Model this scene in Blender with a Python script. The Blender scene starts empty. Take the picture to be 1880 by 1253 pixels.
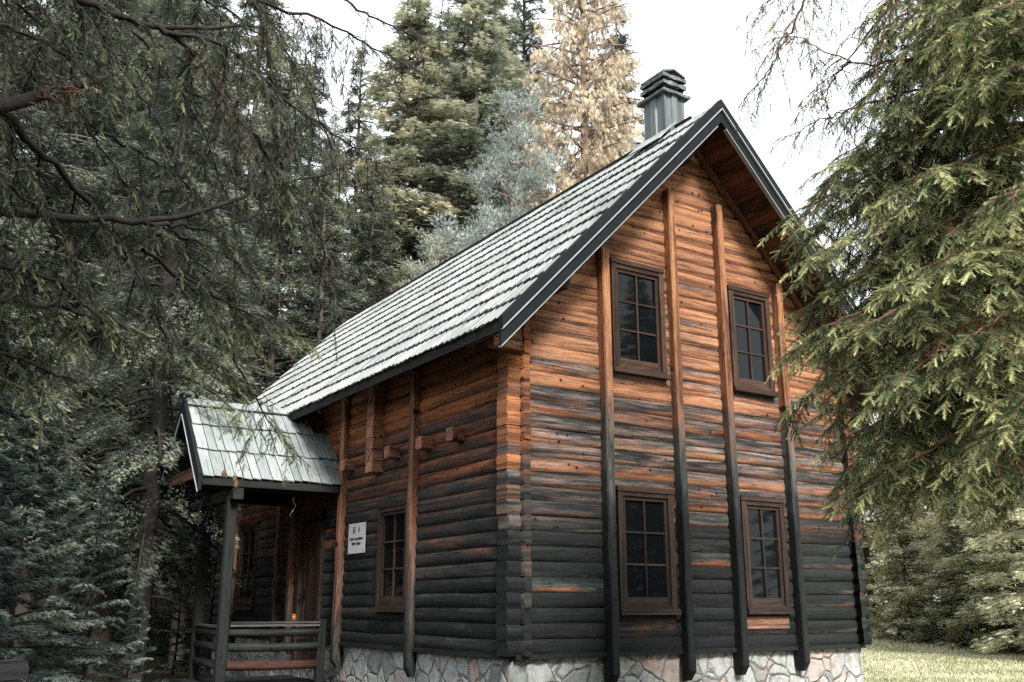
import bpy, math, random
import numpy as np
from mathutils import Vector, Matrix
R = math.radians
SC = bpy.context.scene
COL = SC.collection

# ------------------------------------------------------------------ camera
CAM = Vector((-5.3102, -8.2539, 0.4706))
YAW, PITCH, ROLL, FPX = R(-32.7402), R(15.1543), R(0.1), 1791.8
cd = bpy.data.cameras.new('camera'); cam = bpy.data.objects.new('camera', cd); COL.objects.link(cam)
cam.location = CAM; cam.rotation_euler = (R(90) + PITCH, 0, YAW)
cd.sensor_width = 36; cd.lens = FPX / 1880 * 36; cd.clip_end = 2000; cd.clip_start = 0.05
SC.camera = cam

# ------------------------------------------------------------------ sky, sun, exposure
SUN_DIR = Vector((-0.12, -0.78, 0.61)).normalized()         # towards the sun
w = bpy.data.worlds.new('World'); SC.world = w; w.use_nodes = True
nt = w.node_tree; nt.nodes.clear()
sky = nt.nodes.new('ShaderNodeTexSky'); sky.sky_type = 'NISHITA'; sky.sun_disc = False
sky.sun_elevation = math.asin(SUN_DIR.z); sky.sun_rotation = math.atan2(SUN_DIR.x, SUN_DIR.y)
sky.air_density = 1.0; sky.dust_density = 5.0; sky.ozone_density = 1.0
hs = nt.nodes.new('ShaderNodeMixRGB'); hs.inputs[0].default_value = 0.78      # thin bright cloud over the blue
hs.inputs[2].default_value = (8.9, 9.3, 9.4, 1)
bg = nt.nodes.new('ShaderNodeBackground'); bg.inputs['Strength'].default_value = 0.108
wo = nt.nodes.new('ShaderNodeOutputWorld')
nt.links.new(sky.outputs[0], hs.inputs[1]); nt.links.new(hs.outputs[0], bg.inputs[0]); nt.links.new(bg.outputs[0], wo.inputs[0])
sl = bpy.data.lights.new('sun', 'SUN'); sl.energy = 3.9; sl.angle = R(14); sl.color = (1, .95, .87)
so = bpy.data.objects.new('sun', sl); COL.objects.link(so); so.rotation_euler = SUN_DIR.to_track_quat('Z', 'Y').to_euler()
SC.view_settings.view_transform = 'Standard'; SC.view_settings.look = 'None'
SC.view_settings.exposure = 1.2; SC.view_settings.gamma = 1.0
SC.render.engine = 'CYCLES'
SC.cycles.max_bounces = 6; SC.cycles.diffuse_bounces = 4; SC.cycles.glossy_bounces = 2
SC.cycles.use_denoising = False
SC.cycles.transmission_bounces = 2; SC.cycles.transparent_max_bounces = 4

# ------------------------------------------------------------------ helpers
def ray(u, v):
    cy, sy, cp, sp = math.cos(YAW), math.sin(YAW), math.cos(PITCH), math.sin(PITCH)
    F = Vector((-sy*cp, cy*cp, sp)); Rt = Vector((cy, sy, 0)); U = Rt.cross(F)
    return F + Rt*((u-940)/FPX) - U*((v-626.5)/FPX)
def at(u, v, D):
    """point seen at pixel (u, v) of the photo at horizontal distance D"""
    d = ray(u, v); k = D / math.hypot(d.x, d.y); return CAM + d*k
def ground_z(x, y):
    dx, dy = x - CAM.x, y - CAM.y; D = math.hypot(dx, dy)
    b = math.degrees(math.atan2(dx, dy))                     # bearing; the picture spans about 5..60
    left = 1/(1+math.exp((b-34)/4))
    z = -0.72 + 0.05*math.sin(x*.7+1.3)*math.cos(y*.6)
    if D > 22: z += min(D-22, 60)*(.02 + .20*left)
    return z
class MB:
    """collects faces with uvs (u along the grain in metres, v = piece number + fraction)"""
    cnt = 0
    def __init__(s): s.v = []; s.f = []; s.uv = []; s.smooth = []
    def quad(s, pts, uvs=None, smooth=False):
        n = len(s.v); s.v += [tuple(p) for p in pts]; s.f.append(tuple(range(n, n+len(pts))))
        s.uv += uvs if uvs else [(p[0], p[2]) for p in pts]; s.smooth.append(smooth)
    def hexa(s, c, ax=None):
        """8 corners c[ix][iy][iz] flattened ix*4+iy*2+iz; ax = grain axis"""
        c = [Vector(p) for p in c]
        L = [(c[4]-c[0]).length, (c[2]-c[0]).length, (c[1]-c[0]).length]
        if ax is None: ax = L.index(max(L))
        MB.cnt += 1; k = MB.cnt*3 % 997; off = (MB.cnt*0.731) % 7
        loc = [((i>>2)*L[0], ((i>>1)&1)*L[1], (i&1)*L[2]) for i in range(8)]
        oth = [i for i in range(3) if i != ax]
        for fi in ((0,1,3,2),(4,6,7,5),(0,4,5,1),(2,3,7,6),(0,2,6,4),(1,5,7,3)):
            uvs = []
            for i in fi:
                a = loc[i]; vv = (a[oth[0]]+a[oth[1]])/(L[oth[0]]+L[oth[1]]+1e-6)
                uvs.append((a[ax]+off, k+.02+.96*vv))
            s.quad([c[i] for i in fi], uvs)
    def box(s, a, b, ax=None, jit=0.):
        x, y, z = [(min(a[i], b[i]), max(a[i], b[i])) for i in range(3)]
        pts = [(x[i>>2], y[(i>>1)&1], z[i&1]) for i in range(8)]
        if jit: pts = [tuple(q+random.uniform(-jit, jit) for q in p) for p in pts]
        s.hexa(pts, ax)
    def beam(s, p, q, w, h, up=(0,0,1), cham=0.):
        """rectangular timber from p to q, with small chamfers when cham > 0"""
        p, q = Vector(p), Vector(q); d = (q-p).normalized(); up = Vector(up)
        side = d.cross(up).normalized(); up = side.cross(d)
        w, h = w/2, h/2; c = cham
        prof = [(-w, -h), (w, -h), (w, h), (-w, h)] if c == 0 else \
               [(-w+c,-h),(w-c,-h),(w,-h+c),(w,h-c),(w-c,h),(-w+c,h),(-w,h-c),(-w,-h+c)]
        n = len(prof); MB.cnt += 1; k = MB.cnt*3 % 997; L = (q-p).length
        per = [0.]
        for i in range(n):
            a, b = prof[i], prof[(i+1) % n]; per.append(per[-1]+math.hypot(a[0]-b[0], a[1]-b[1]))
        seg = max(1, int(L/.5)); wob = [[random.uniform(-.002, .002) for _ in range(2)] for _ in range(seg+1)]
        P = lambda j, i: p + d*(L*j/seg) + side*(prof[i % n][0]+wob[j][0]) + up*(prof[i % n][1]+wob[j][1])
        for j in range(seg):
            for i in range(n):
                s.quad([P(j, i), P(j, i+1), P(j+1, i+1), P(j+1, i)][::-1],
                       [(L*j/seg, k+.02+.96*per[i]/per[-1]), (L*j/seg, k+.02+.96*per[i+1]/per[-1]),
                        (L*(j+1)/seg, k+.02+.96*per[i+1]/per[-1]), (L*(j+1)/seg, k+.02+.96*per[i]/per[-1])][::-1])
        s.quad([P(0, i) for i in range(n)], [(0+prof[i][0], k+.5+prof[i][1]) for i in range(n)])
        s.quad([P(seg, i) for i in range(n)][::-1], [(0+prof[i][0], k+.5+prof[i][1]) for i in range(n)][::-1])
    def tube(s, pts, rad, n=8, caps=True, sm=True):
        pts = [Vector(p) for p in pts]; MB.cnt += 1; k = MB.cnt*3 % 997
        if not hasattr(rad, '__len__'): rad = [rad]*len(pts)
        rings = []; L = 0; Ls = []
        for i, p in enumerate(pts):
            d = (pts[min(i+1, len(pts)-1)]-pts[max(i-1, 0)]).normalized()
            a = d.cross(Vector((0, .13, 1)) if abs(d.z) < .95 else Vector((1, 0, 0))).normalized(); b = d.cross(a)
            rings.append([p+(a*math.cos(2*math.pi*j/n)+b*math.sin(2*math.pi*j/n))*rad[i] for j in range(n)])
            if i: L += (p-pts[i-1]).length
            Ls.append(L)
        for i in range(len(pts)-1):
            for j in range(n):
                s.quad([rings[i][j], rings[i][(j+1) % n], rings[i+1][(j+1) % n], rings[i+1][j]],
                       [(Ls[i], k+.98*j/n), (Ls[i], k+.98*(j+1)/n), (Ls[i+1], k+.98*(j+1)/n), (Ls[i+1], k+.98*j/n)], sm)
        if caps:
            s.quad(rings[0][::-1], [(0, k+.5)]*n); s.quad(rings[-1], [(0, k+.5)]*n)
    def build(s, name, mat, parent=None):
        me = bpy.data.meshes.new(name); me.from_pydata(s.v, [], s.f)
        uv = me.uv_layers.new(name='UVMap'); uv.data.foreach_set('uv', np.array(s.uv, np.float32).ravel())
        me.polygons.foreach_set('use_smooth', s.smooth); me.materials.append(mat)
        if any(s.smooth):
            import bmesh
            bm = bmesh.new(); bm.from_mesh(me); bmesh.ops.remove_doubles(bm, verts=bm.verts, dist=1e-5); bm.to_mesh(me); bm.free()
        o = bpy.data.objects.new(name, me); COL.objects.link(o); o.parent = parent
        return o
def tag(o, label=None, cat=None, group=None, kind=None):
    for k, v in (('label', label), ('category', cat), ('group', group), ('kind', kind)):
        if v: o[k] = v
    return o
def empty(name, loc=(0, 0, 0), rz=0):
    o = bpy.data.objects.new(name, None); COL.objects.link(o); o.location = loc; o.rotation_euler = (0, 0, rz)
    o.empty_display_size = .2; return o

# ------------------------------------------------------------------ materials
class NT:
    def __init__(s, name):
        s.m = bpy.data.materials.new(name); s.m.use_nodes = True; s.t = s.m.node_tree; s.t.nodes.clear()
        s.out = s.t.nodes.new('ShaderNodeOutputMaterial')
    def n(s, ty, ins={}, **at_):
        nd = s.t.nodes.new('ShaderNode'+ty)
        for k, v in at_.items(): setattr(nd, k, v)
        for k, v in ins.items(): s.set(nd.inputs[k], v)
        return nd
    def set(s, sock, v):
        if isinstance(v, bpy.types.NodeSocket): s.t.links.new(v, sock)
        elif isinstance(v, bpy.types.Node): s.t.links.new(v.outputs[0], sock)
        else:
            if sock.type == 'RGBA' and len(v) == 3: v = (*v, 1)
            sock.default_value = v
    def M(s, op, a, b=0., c=0., clamp=False):
        nd = s.t.nodes.new('ShaderNodeMath'); nd.operation = op; nd.use_clamp = clamp
        for i, v in enumerate((a, b, c)): s.set(nd.inputs[i], v)
        return nd.outputs[0]
    def xyz(s, x, y, z=0.): return s.n('CombineXYZ', {0: x, 1: y, 2: z}).outputs[0]
    def ramp(s, f, stops, interp='LINEAR'):
        nd = s.t.nodes.new('ShaderNodeValToRGB'); r = nd.color_ramp; r.interpolation = interp
        while len(r.elements) < len(stops): r.elements.new(.5)
        for e, (p, c) in zip(r.elements, stops):
            e.position = p; e.color = (*c, 1) if hasattr(c, '__len__') else (c, c, c, 1)
        s.set(nd.inputs[0], f); return nd.outputs[0]
    def mix(s, f, a, b, mode='MIX'):
        nd = s.t.nodes.new('ShaderNodeMixRGB'); nd.blend_type = mode
        for i, v in enumerate((f, a, b)): s.set(nd.inputs[i], v)
        return nd.outputs[0]
    def noise(s, vec, scale=1., detail=4., rough=.55, dist=0.):
        return s.n('TexNoise', {'Vector': vec, 'Scale': scale, 'Detail': detail, 'Roughness': rough, 'Distortion': dist}).outputs[0]
    def finish(s, col, rough=.8, bump=None, bstr=.3, bdist=.01, spec=.3, metal=0., transl=0.):
        p = s.n('BsdfPrincipled', {'Base Color': col, 'Roughness': rough, 'Metallic': metal, 'Specular IOR Level': spec})
        if bump is not None:
            b = s.n('Bump', {'Height': bump, 'Strength': bstr, 'Distance': bdist}); s.t.links.new(b.outputs[0], p.inputs['Normal'])
        sh = p.outputs[0]
        if transl:
            tr = s.n('BsdfTranslucent', {'Color': col}); mx = s.n('MixShader', {0: transl, 1: sh, 2: tr.outputs[0]}); sh = mx.outputs[0]
        s.t.links.new(sh, s.out.inputs[0]); return s.m

def wood_mat(name, zmid, zrange, stops, A=.5, B=.5, C=.35, seed=0., knots=.15, cell=(6.0, 1.0), fineamt=.55, pale=0.):
    """timber weathered by height: W is 0 for fresh wood and 1 for black weathered wood"""
    g = NT(name)
    uv = g.n('SeparateXYZ', {0: g.n('UVMap').outputs[0]}); u, v = uv.outputs[0], uv.outputs[1]
    fl = g.M('FLOOR', v); fr = g.M('FRACT', v)
    r1 = g.n('TexWhiteNoise', {'W': g.M('ADD', fl, seed)}, noise_dimensions='1D').outputs[0]
    z = g.n('SeparateXYZ', {0: g.n('NewGeometry').outputs['Position']}).outputs[2]
    us = g.M('ADD', u, g.M('MULTIPLY', r1, 37.))
    patch = g.noise(g.xyz(g.M('MULTIPLY', us, 1.1), g.M('MULTIPLY', v, .9), seed), 1., 5, .65)
    patch2 = g.noise(g.xyz(g.M('MULTIPLY', us, 3.), g.M('MULTIPLY', v, 3.6), seed+3), 1., 5, .7, .6)
    grain = g.noise(g.xyz(g.M('MULTIPLY', us, 1.8), g.M('MULTIPLY', v, 17.), seed), 1., 6, .65, 1.3)
    fine = g.noise(g.xyz(g.M('MULTIPLY', us, 4.5), g.M('MULTIPLY', v, 60.), seed), 1., 3, .6, .4)
    W = g.M('DIVIDE', g.M('SUBTRACT', zmid, z), zrange)
    W = g.M('MINIMUM', g.M('MAXIMUM', W, -.55), .62)
    W = g.M('ADD', W, g.M('MULTIPLY', g.M('SUBTRACT', r1, .5), A))
    W = g.M('ADD', W, g.M('MULTIPLY', g.M('SUBTRACT', patch, .5), B*3.2))
    W = g.M('ADD', W, g.M('MULTIPLY', g.M('SUBTRACT', patch2, .5), B*2.2))
    W = g.M('ADD', W, g.M('MULTIPLY', g.M('SUBTRACT', fr, .5), C))
    W = g.M('ADD', W, g.M('MULTIPLY', g.M('SUBTRACT', grain, .5), .35))
    W = g.M('ADD', W, .5, clamp=True)
    col = g.ramp(W, stops)
    if pale:                                       # sun-bleached stretches of bare wood
        pn = g.noise(g.xyz(g.M('MULTIPLY', us, .8), g.M('MULTIPLY', v, 1.7), seed+17), 1., 5, .7, .4)
        zz = g.ramp(g.M('DIVIDE', z, 5.), [(.22, 0.), (.42, 1.), (.58, .8), (.8, .15)])
        col = g.mix(g.M('MULTIPLY', g.M('MULTIPLY', g.ramp(pn, [(.47, 0.), (.62, 1.)]), zz), pale), col, (.44, .31, .26))
    hue = g.n('TexWhiteNoise', {'W': g.M('ADD', fl, seed+11)}, noise_dimensions='1D').outputs[0]
    col = g.mix(1., col, g.ramp(hue, [(0, (.62, .60, .62)), (.5, (.95, .92, .9)), (1, (1.12, 1.16, 1.1))]), 'MULTIPLY')
    st = g.noise(g.xyz(g.M('MULTIPLY', us, .55), g.M('MULTIPLY', v, 2.3), seed+8), 1., 6, .75, 1.)
    col = g.mix(1., col, g.ramp(st, [(.33, (.16, .14, .15)), (.44, (.50, .46, .46)), (.51, (.95, .94, .93)), (.62, (1.06, 1.06, 1.06))]), 'MULTIPLY')
    col = g.mix(1., col, g.ramp(grain, [(.3, .38), (.48, .9), (.7, 1.12)]), 'MULTIPLY')
    col = g.mix(fineamt, col, g.ramp(fine, [(.3, .35), (.55, 1.), (.8, 1.1)]), 'MULTIPLY')
    vo = g.n('TexVoronoi', {'Vector': g.xyz(g.M('MULTIPLY', us, cell[0]), g.M('MULTIPLY', v, cell[1]), fl), 'Scale': 1., 'Randomness': 1.}, voronoi_dimensions='3D').outputs['Distance']
    kn = g.ramp(vo, [(knots*.5, .06), (knots, 1.)])
    col = g.mix(1., col, kn, 'MULTIPLY')
    crack = g.noise(g.xyz(g.M('MULTIPLY', us, 1.2), g.M('MULTIPLY', v, 5.5), seed+5), 1., 2, .5, 2.)
    ck = g.ramp(g.M('ABSOLUTE', g.M('SUBTRACT', crack, .5)), [(.0, .15), (.012, 1.)])
    col = g.mix(.75, col, ck, 'MULTIPLY')
    bump = g.M('ADD', g.M('MULTIPLY', grain, .6), g.M('MULTIPLY', ck, .5))
    return g.finish(col, .78, bump, .5, .012, .25)

ORANGE = (.43, .205, .105); AMBER = (.31, .138, .070); BROWN = (.13, .052, .026)
GREYW = (.155, .16, .155); DARKW = (.018, .0245, .0265); BLACKW = (.010, .0135, .0150)
M = {}
M['gable'] = wood_mat('gable_logs', 2.2, 2.8, [(0, ORANGE), (.28, AMBER), (.40, (.20, .088, .050)), (.475, (.11, .060, .046)), (.55, (.105, .108, .112)), (.63, (.050, .048, .048)), (.70, (.034, .042, .045)), (.84, DARKW), (1, BLACKW)], A=.62, B=.44, C=.70, pale=.6)
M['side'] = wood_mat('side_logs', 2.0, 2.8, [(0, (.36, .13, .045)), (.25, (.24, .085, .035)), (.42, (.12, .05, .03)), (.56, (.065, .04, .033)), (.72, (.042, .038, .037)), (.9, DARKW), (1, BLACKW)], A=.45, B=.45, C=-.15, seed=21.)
M['endgrain'] = wood_mat('log_ends', 1.75, 2.2, [(0, (.45, .18, .07)), (.35, (.30, .12, .06)), (.5, (.22, .14, .11)), (.62, (.13, .12, .115)), (.8, DARKW), (1, BLACKW)], A=.6, B=.3, C=0., seed=41., knots=.05)
M['post'] = wood_mat('post_timber', 2.5, 2.2, [(0, (.36, .17, .085)), (.35, (.30, .135, .075)), (.52, (.14, .095, .075)), (.66, (.085, .088, .085)), (.85, (.04, .047, .047)), (1, BLACKW)], A=.18, B=.28, C=0., seed=61., cell=(3., .8), knots=.15)
M['sidepost'] = wood_mat('side_post_timber', 1.15, 3.0, [(0, (.30, .145, .085)), (.45, (.25, .12, .078)), (.60, (.15, .090, .070)), (.8, (.06, .055, .05)), (1, BLACKW)], A=.2, B=.22, C=0., seed=71., cell=(3., .8), knots=.15)
M['joist'] = wood_mat('joist_ends', 1.8, 6., [(0, (.42, .20, .12)), (.5, (.36, .18, .12)), (.8, (.15, .08, .06)), (1, BLACKW)], A=.4, B=.3, C=0., seed=77.)
M['frame'] = wood_mat('window_timber', 1.5, 8., [(0, (.085, .045, .030)), (.45, (.055, .031, .023)), (.7, (.030, .022, .019)), (1, (.014, .012, .012))], A=.3, B=.3, C=0., seed=91., knots=.03)
M['door'] = wood_mat('door_timber', 1.5, 8., [(0, (.13, .055, .035)), (.5, (.085, .035, .025)), (1, (.03, .018, .015))], A=.3, B=.3, C=0., seed=95., knots=.03)
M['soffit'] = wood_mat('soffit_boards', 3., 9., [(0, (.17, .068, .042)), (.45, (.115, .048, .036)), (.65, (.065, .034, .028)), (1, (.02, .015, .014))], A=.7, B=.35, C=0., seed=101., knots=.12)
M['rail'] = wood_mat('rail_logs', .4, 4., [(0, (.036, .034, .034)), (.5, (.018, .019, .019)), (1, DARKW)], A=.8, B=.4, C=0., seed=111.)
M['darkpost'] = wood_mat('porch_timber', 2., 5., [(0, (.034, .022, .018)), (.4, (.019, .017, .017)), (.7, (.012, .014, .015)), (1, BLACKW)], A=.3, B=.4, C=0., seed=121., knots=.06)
M['bench'] = wood_mat('bench_planks', .3, 4., [(0, (.14, .14, .145)), (.5, (.09, .095, .10)), (1, (.035, .04, .04))], A=.3, B=.3, C=0., seed=131., knots=.04)

def shake_mat(name, base, moss):
    g = NT(name)
    uv = g.n('SeparateXYZ', {0: g.n('UVMap').outputs[0]}); u, v = uv.outputs[0], uv.outputs[1]
    fl = g.M('FLOOR', v); r1 = g.n('TexWhiteNoise', {'W': fl}, noise_dimensions='1D').outputs[0]
    us = g.M('ADD', u, g.M('MULTIPLY', r1, 31.))
    gr = g.noise(g.xyz(g.M('MULTIPLY', us, 3.), g.M('MULTIPLY', v, 9.)), 1., 5, .7, .6)
    pos = g.n('NewGeometry').outputs['Position']
    big = g.noise(pos, .9, 4, .6)
    col = g.mix(1., base, g.ramp(r1, [(0, (.74, .76, .76)), (.5, (.93, .95, .94)), (1, (1.1, 1.1, 1.08))]), 'MULTIPLY')
    col = g.mix(1., col, g.ramp(gr, [(.30, (.28, .29, .28)), (.45, (.80,)*3), (.6, (1.0,)*3), (.75, (1.12,)*3)]), 'MULTIPLY')
    col = g.mix(1., col, g.ramp(big, [(.32, (.62, .65, .65)), (.45, (.87, .89, .89)), (.62, (1.05, 1.05, 1.05))]), 'MULTIPLY')
    ms = g.noise(pos, 5., 3, .6)
    col = g.mix(g.ramp(ms, [(moss, 0.), (moss+.05, .7)]), col, (.38, .16, .06))
    return g.finish(col, .62, gr, .4, .006, .4)
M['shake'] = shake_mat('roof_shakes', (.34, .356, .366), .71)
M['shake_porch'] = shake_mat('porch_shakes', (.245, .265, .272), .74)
M['shake_dark'] = shake_mat('dark_shakes', (.05, .05, .048), .8)

def simple(name, col, rough=.6, spec=.3, metal=0., nscale=6., namt=.25, bump=.15):
    g = NT(name); pos = g.n('NewGeometry').outputs['Position']
    n1 = g.noise(pos, nscale, 5, .65)
    c = g.mix(1., col, g.ramp(n1, [(.3, 1-namt), (.7, 1+namt)]), 'MULTIPLY')
    return g.finish(c, rough, n1, bump, .01, spec, metal)
M['metal_dark'] = simple('painted_dark_metal', (.0075, .010, .0115), .75, .10, 0., 3., .22, .04)
M['metal_trim'] = simple('pale_metal_edge', (.22, .24, .25), .4, .5, 0., 4., .2, .03)
M['interior'] = simple('dark_interior', (.012, .012, .013), .9, .1)
M['white_sign'] = simple('sign_panel', (.50, .49, .50), .5, .3, 0., 20., .08, .02)
M['sign_ink'] = simple('sign_ink', (.035, .035, .04), .6, .2)
M['screw'] = simple('steel', (.35, .35, .36), .35, .5, .8)
M['orange_tin'] = simple('orange_tin', (.20, .075, .02), .4, .5)
M['cone'] = simple('cone_scales', (.085, .05, .028), .7, .3, 0., 60., .5, .5)
def glass_mat():
    g = NT('window_glass'); pos = g.n('NewGeometry').outputs['Position']
    n1 = g.noise(pos, 2.2, 2, .5)
    return g.finish((.004, .005, .006), .02, n1, .04, .01, .2)
M['glass'] = glass_mat()
def chimney_mat():
    g = NT('chimney_sheet_metal'); pos = g.n('NewGeometry').outputs['Position']
    s = g.n('VectorMath', {0: pos, 1: (9., 9., .7)}, operation='MULTIPLY').outputs[0]
    st = g.noise(s, 1., 4, .6); sp = g.noise(pos, 22., 4, .7)
    c = g.ramp(st, [(.3, (.045, .055, .058)), (.5, (.095, .112, .118)), (.7, (.15, .172, .18))])
    c = g.mix(g.ramp(sp, [(.66, 0.), (.74, .7)]), c, (.4, .42, .4))
    return g.finish(c, .5, sp, .15, .01, .4)
M['chimney'] = chimney_mat()
def concrete_cap():
    g = NT('mossy_slab'); pos = g.n('NewGeometry').outputs['Position']
    a = g.noise(pos, 9., 5, .7)
    c = g.ramp(a, [(.3, (.035, .042, .042)), (.5, (.09, .10, .10)), (.68, (.18, .195, .19))])
    return g.finish(c, .85, a, .5, .02, .2)
M['slab'] = concrete_cap()
def stone_mat():
    g = NT('rubble_stone'); pos = g.n('TexCoord').outputs['Object']
    wn = g.n('TexNoise', {'Vector': pos, 'Scale': 3., 'Detail': 2.}).outputs['Color']
    p2 = g.n('VectorMath', {0: pos, 1: g.n('VectorMath', {0: wn, 1: (.12, .12, .12)}, operation='MULTIPLY').outputs[0]}, operation='ADD').outputs[0]
    e = g.n('TexVoronoi', {'Vector': p2, 'Scale': 4.1, 'Randomness': .95}, feature='DISTANCE_TO_EDGE').outputs['Distance']
    cc = g.n('TexVoronoi', {'Vector': p2, 'Scale': 4.1, 'Randomness': .95}).outputs['Color']
    rc = g.n('SeparateColor', {0: cc}).outputs[0]
    base = g.ramp(rc, [(0, (.30, .315, .315)), (.22, (.33, .35, .35)), (.42, (.21, .225, .225)), (.55, (.34, .30, .28)), (.68, (.36, .29, .26)), (.74, (.33, .34, .335)), (.93, (.22, .215, .21)), (1, (.40, .42, .41))], 'CONSTANT')
    n1 = g.noise(pos, 11., 6, .7, .4); n2 = g.noise(pos, 3.2, 4, .6)
    base = g.mix(g.ramp(n2, [(.55, 0.), (.70, .5)]), base, (.34, .21, .165))
    base = g.mix(1., base, g.ramp(n1, [(.3, .5), (.5, .95), (.72, 1.25)]), 'MULTIPLY')
    mort = g.ramp(g.M('ADD', e, g.M('MULTIPLY', n1, .02)), [(.016, 0.), (.036, 1.)])
    col = g.mix(mort, (.12, .125, .122), base)
    hgt = g.M('ADD', g.ramp(e, [(0, 0.), (.09, 1.)]), g.M('MULTIPLY', n1, .5))
    return g.finish(col, .85, hgt, .8, .03, .25)
M['stone'] = stone_mat()
def leaf_mat(name, stops, transl=.3, rough=.6, spec=.25):
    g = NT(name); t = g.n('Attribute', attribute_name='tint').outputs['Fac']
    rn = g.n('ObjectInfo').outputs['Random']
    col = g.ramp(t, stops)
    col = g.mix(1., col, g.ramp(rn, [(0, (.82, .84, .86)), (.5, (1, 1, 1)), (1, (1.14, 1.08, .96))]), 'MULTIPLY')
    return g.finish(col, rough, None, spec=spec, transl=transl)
M['n_dark'] = leaf_mat('shade_tinted_spruce_needles', [(0, (.085, .058, .042)), (.2, (.048, .054, .038)), (.5, (.068, .082, .050)), (.8, (.17, .185, .10)), (1, (.33, .34, .19))])  # shade on the near left tree is put into the needle colour
M['n_right'] = leaf_mat('spruce_needles_fresh', [(0, (.19, .095, .062)), (.16, (.11, .070, .045)), (.28, (.045, .066, .038)), (.55, (.125, .165, .078)), (1, (.52, .55, .29))], .35)
M['n_olive'] = leaf_mat('fir_needles_olive', [(0, (.11, .105, .09)), (.3, (.16, .185, .145)), (.6, (.30, .335, .255)), (.85, (.47, .49, .38)), (1, (.60, .58, .46))])
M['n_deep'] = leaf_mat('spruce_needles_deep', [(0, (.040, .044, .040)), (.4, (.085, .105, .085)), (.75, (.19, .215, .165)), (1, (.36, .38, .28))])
M['n_bronze'] = leaf_mat('bronze_needles', [(0, (.24, .18, .135)), (.4, (.35, .28, .19)), (.75, (.49, .40, .28)), (1, (.62, .53, .40))], .4)
M['n_pine'] = leaf_mat('pine_needles_blue', [(0, (.15, .15, .145)), (.4, (.27, .31, .30)), (.75, (.43, .48, .465)), (1, (.60, .65, .62))])
M['n_small'] = leaf_mat('young_spruce_needles', [(0, (.014, .019, .018)), (.35, (.024, .036, .033)), (.62, (.075, .10, .09)), (1, (.27, .31, .28))])
M['n_sunny'] = leaf_mat('sun_tinted_spruce_needles', [(0, (.14, .12, .085)), (.35, (.26, .28, .18)), (.7, (.46, .48, .33)), (1, (.66, .66, .48))])  # sunlight on the meadow spruces is put into this bright needle colour
M['bark'] = simple('bark_grey', (.085, .072, .064), .9, .15, 0., 9., .5, .8)
M['bark_pale'] = simple('bark_pale', (.26, .19, .155), .9, .15, 0., 9., .45, .8)
M['bark_dark'] = simple('bark_dark', (.022, .020, .019), .9, .15, 0., 12., .5, .8)
M['bark_red'] = simple('bark_reddish', (.13, .066, .045), .9, .15, 0., 12., .5, .8)

# ------------------------------------------------------------------ setting: ground
def build_ground():
    xs = np.concatenate([np.linspace(-150, -45, 6), np.linspace(-40, 70, 90), np.linspace(80, 160, 6)])
    ys = np.concatenate([np.linspace(-80, -25, 5), np.linspace(-20, 80, 80), np.linspace(90, 160, 6)])
    V = [(x, y, ground_z(x, y)) for y in ys for x in xs]; nx = len(xs)
    F = [(j*nx+i, j*nx+i+1, (j+1)*nx+i+1, (j+1)*nx+i) for j in range(len(ys)-1) for i in range(nx-1)]
    me = bpy.data.meshes.new('ground'); me.from_pydata(V, [], F); me.polygons.foreach_set('use_smooth', [True]*len(F))
    g = NT('meadow_and_forest_floor'); pos = g.n('NewGeometry').outputs['Position']
    a = g.noise(pos, 1.1, 6, .65); b = g.noise(pos, 14., 5, .7)
    sx = g.n('SeparateXYZ', {0: pos})
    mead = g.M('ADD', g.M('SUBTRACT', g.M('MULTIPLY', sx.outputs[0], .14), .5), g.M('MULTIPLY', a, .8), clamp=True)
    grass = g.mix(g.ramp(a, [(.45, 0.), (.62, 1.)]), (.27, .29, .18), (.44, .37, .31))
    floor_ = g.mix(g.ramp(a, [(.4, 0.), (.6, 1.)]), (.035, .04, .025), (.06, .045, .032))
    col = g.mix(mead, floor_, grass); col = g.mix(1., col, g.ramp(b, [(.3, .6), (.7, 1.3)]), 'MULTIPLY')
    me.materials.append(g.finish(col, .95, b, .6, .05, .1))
    o = bpy.data.objects.new('ground', me); COL.objects.link(o); o['kind'] = 'structure'
build_ground()

# ------------------------------------------------------------------ the cabin
random.seed(4)
W_, LEN, PIT = 5.08, 9.8, .149
XR, SLOPE = 2.54, 1.037
ZR, OV_F, OV_S, YB = 6.33, .66, .55, 10.44       # ridge height (top), front and side overhang, rear verge
rz = lambda x: ZR - SLOPE*abs(x-XR)              # top surface of the roof
TH = .235
cabin = empty('log_cabin', (0, 0, -.7))
tag(cabin, 'weathered orange and black log cabin with steep shake roof on stone base', 'cabin')
def under(ob):                                    # parts are written in world coordinates
    for c in ob.children: c.matrix_parent_inverse = Matrix.Identity(4)
    return ob
def P(mb, name, mat, parent=None, label=None):
    o = mb.build(name, M[mat] if isinstance(mat, str) else mat)
    par = parent or cabin
    o.parent = par
    if par is cabin: o.location = (0, 0, .7)
    if label: o['label'] = label
    return o

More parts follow.
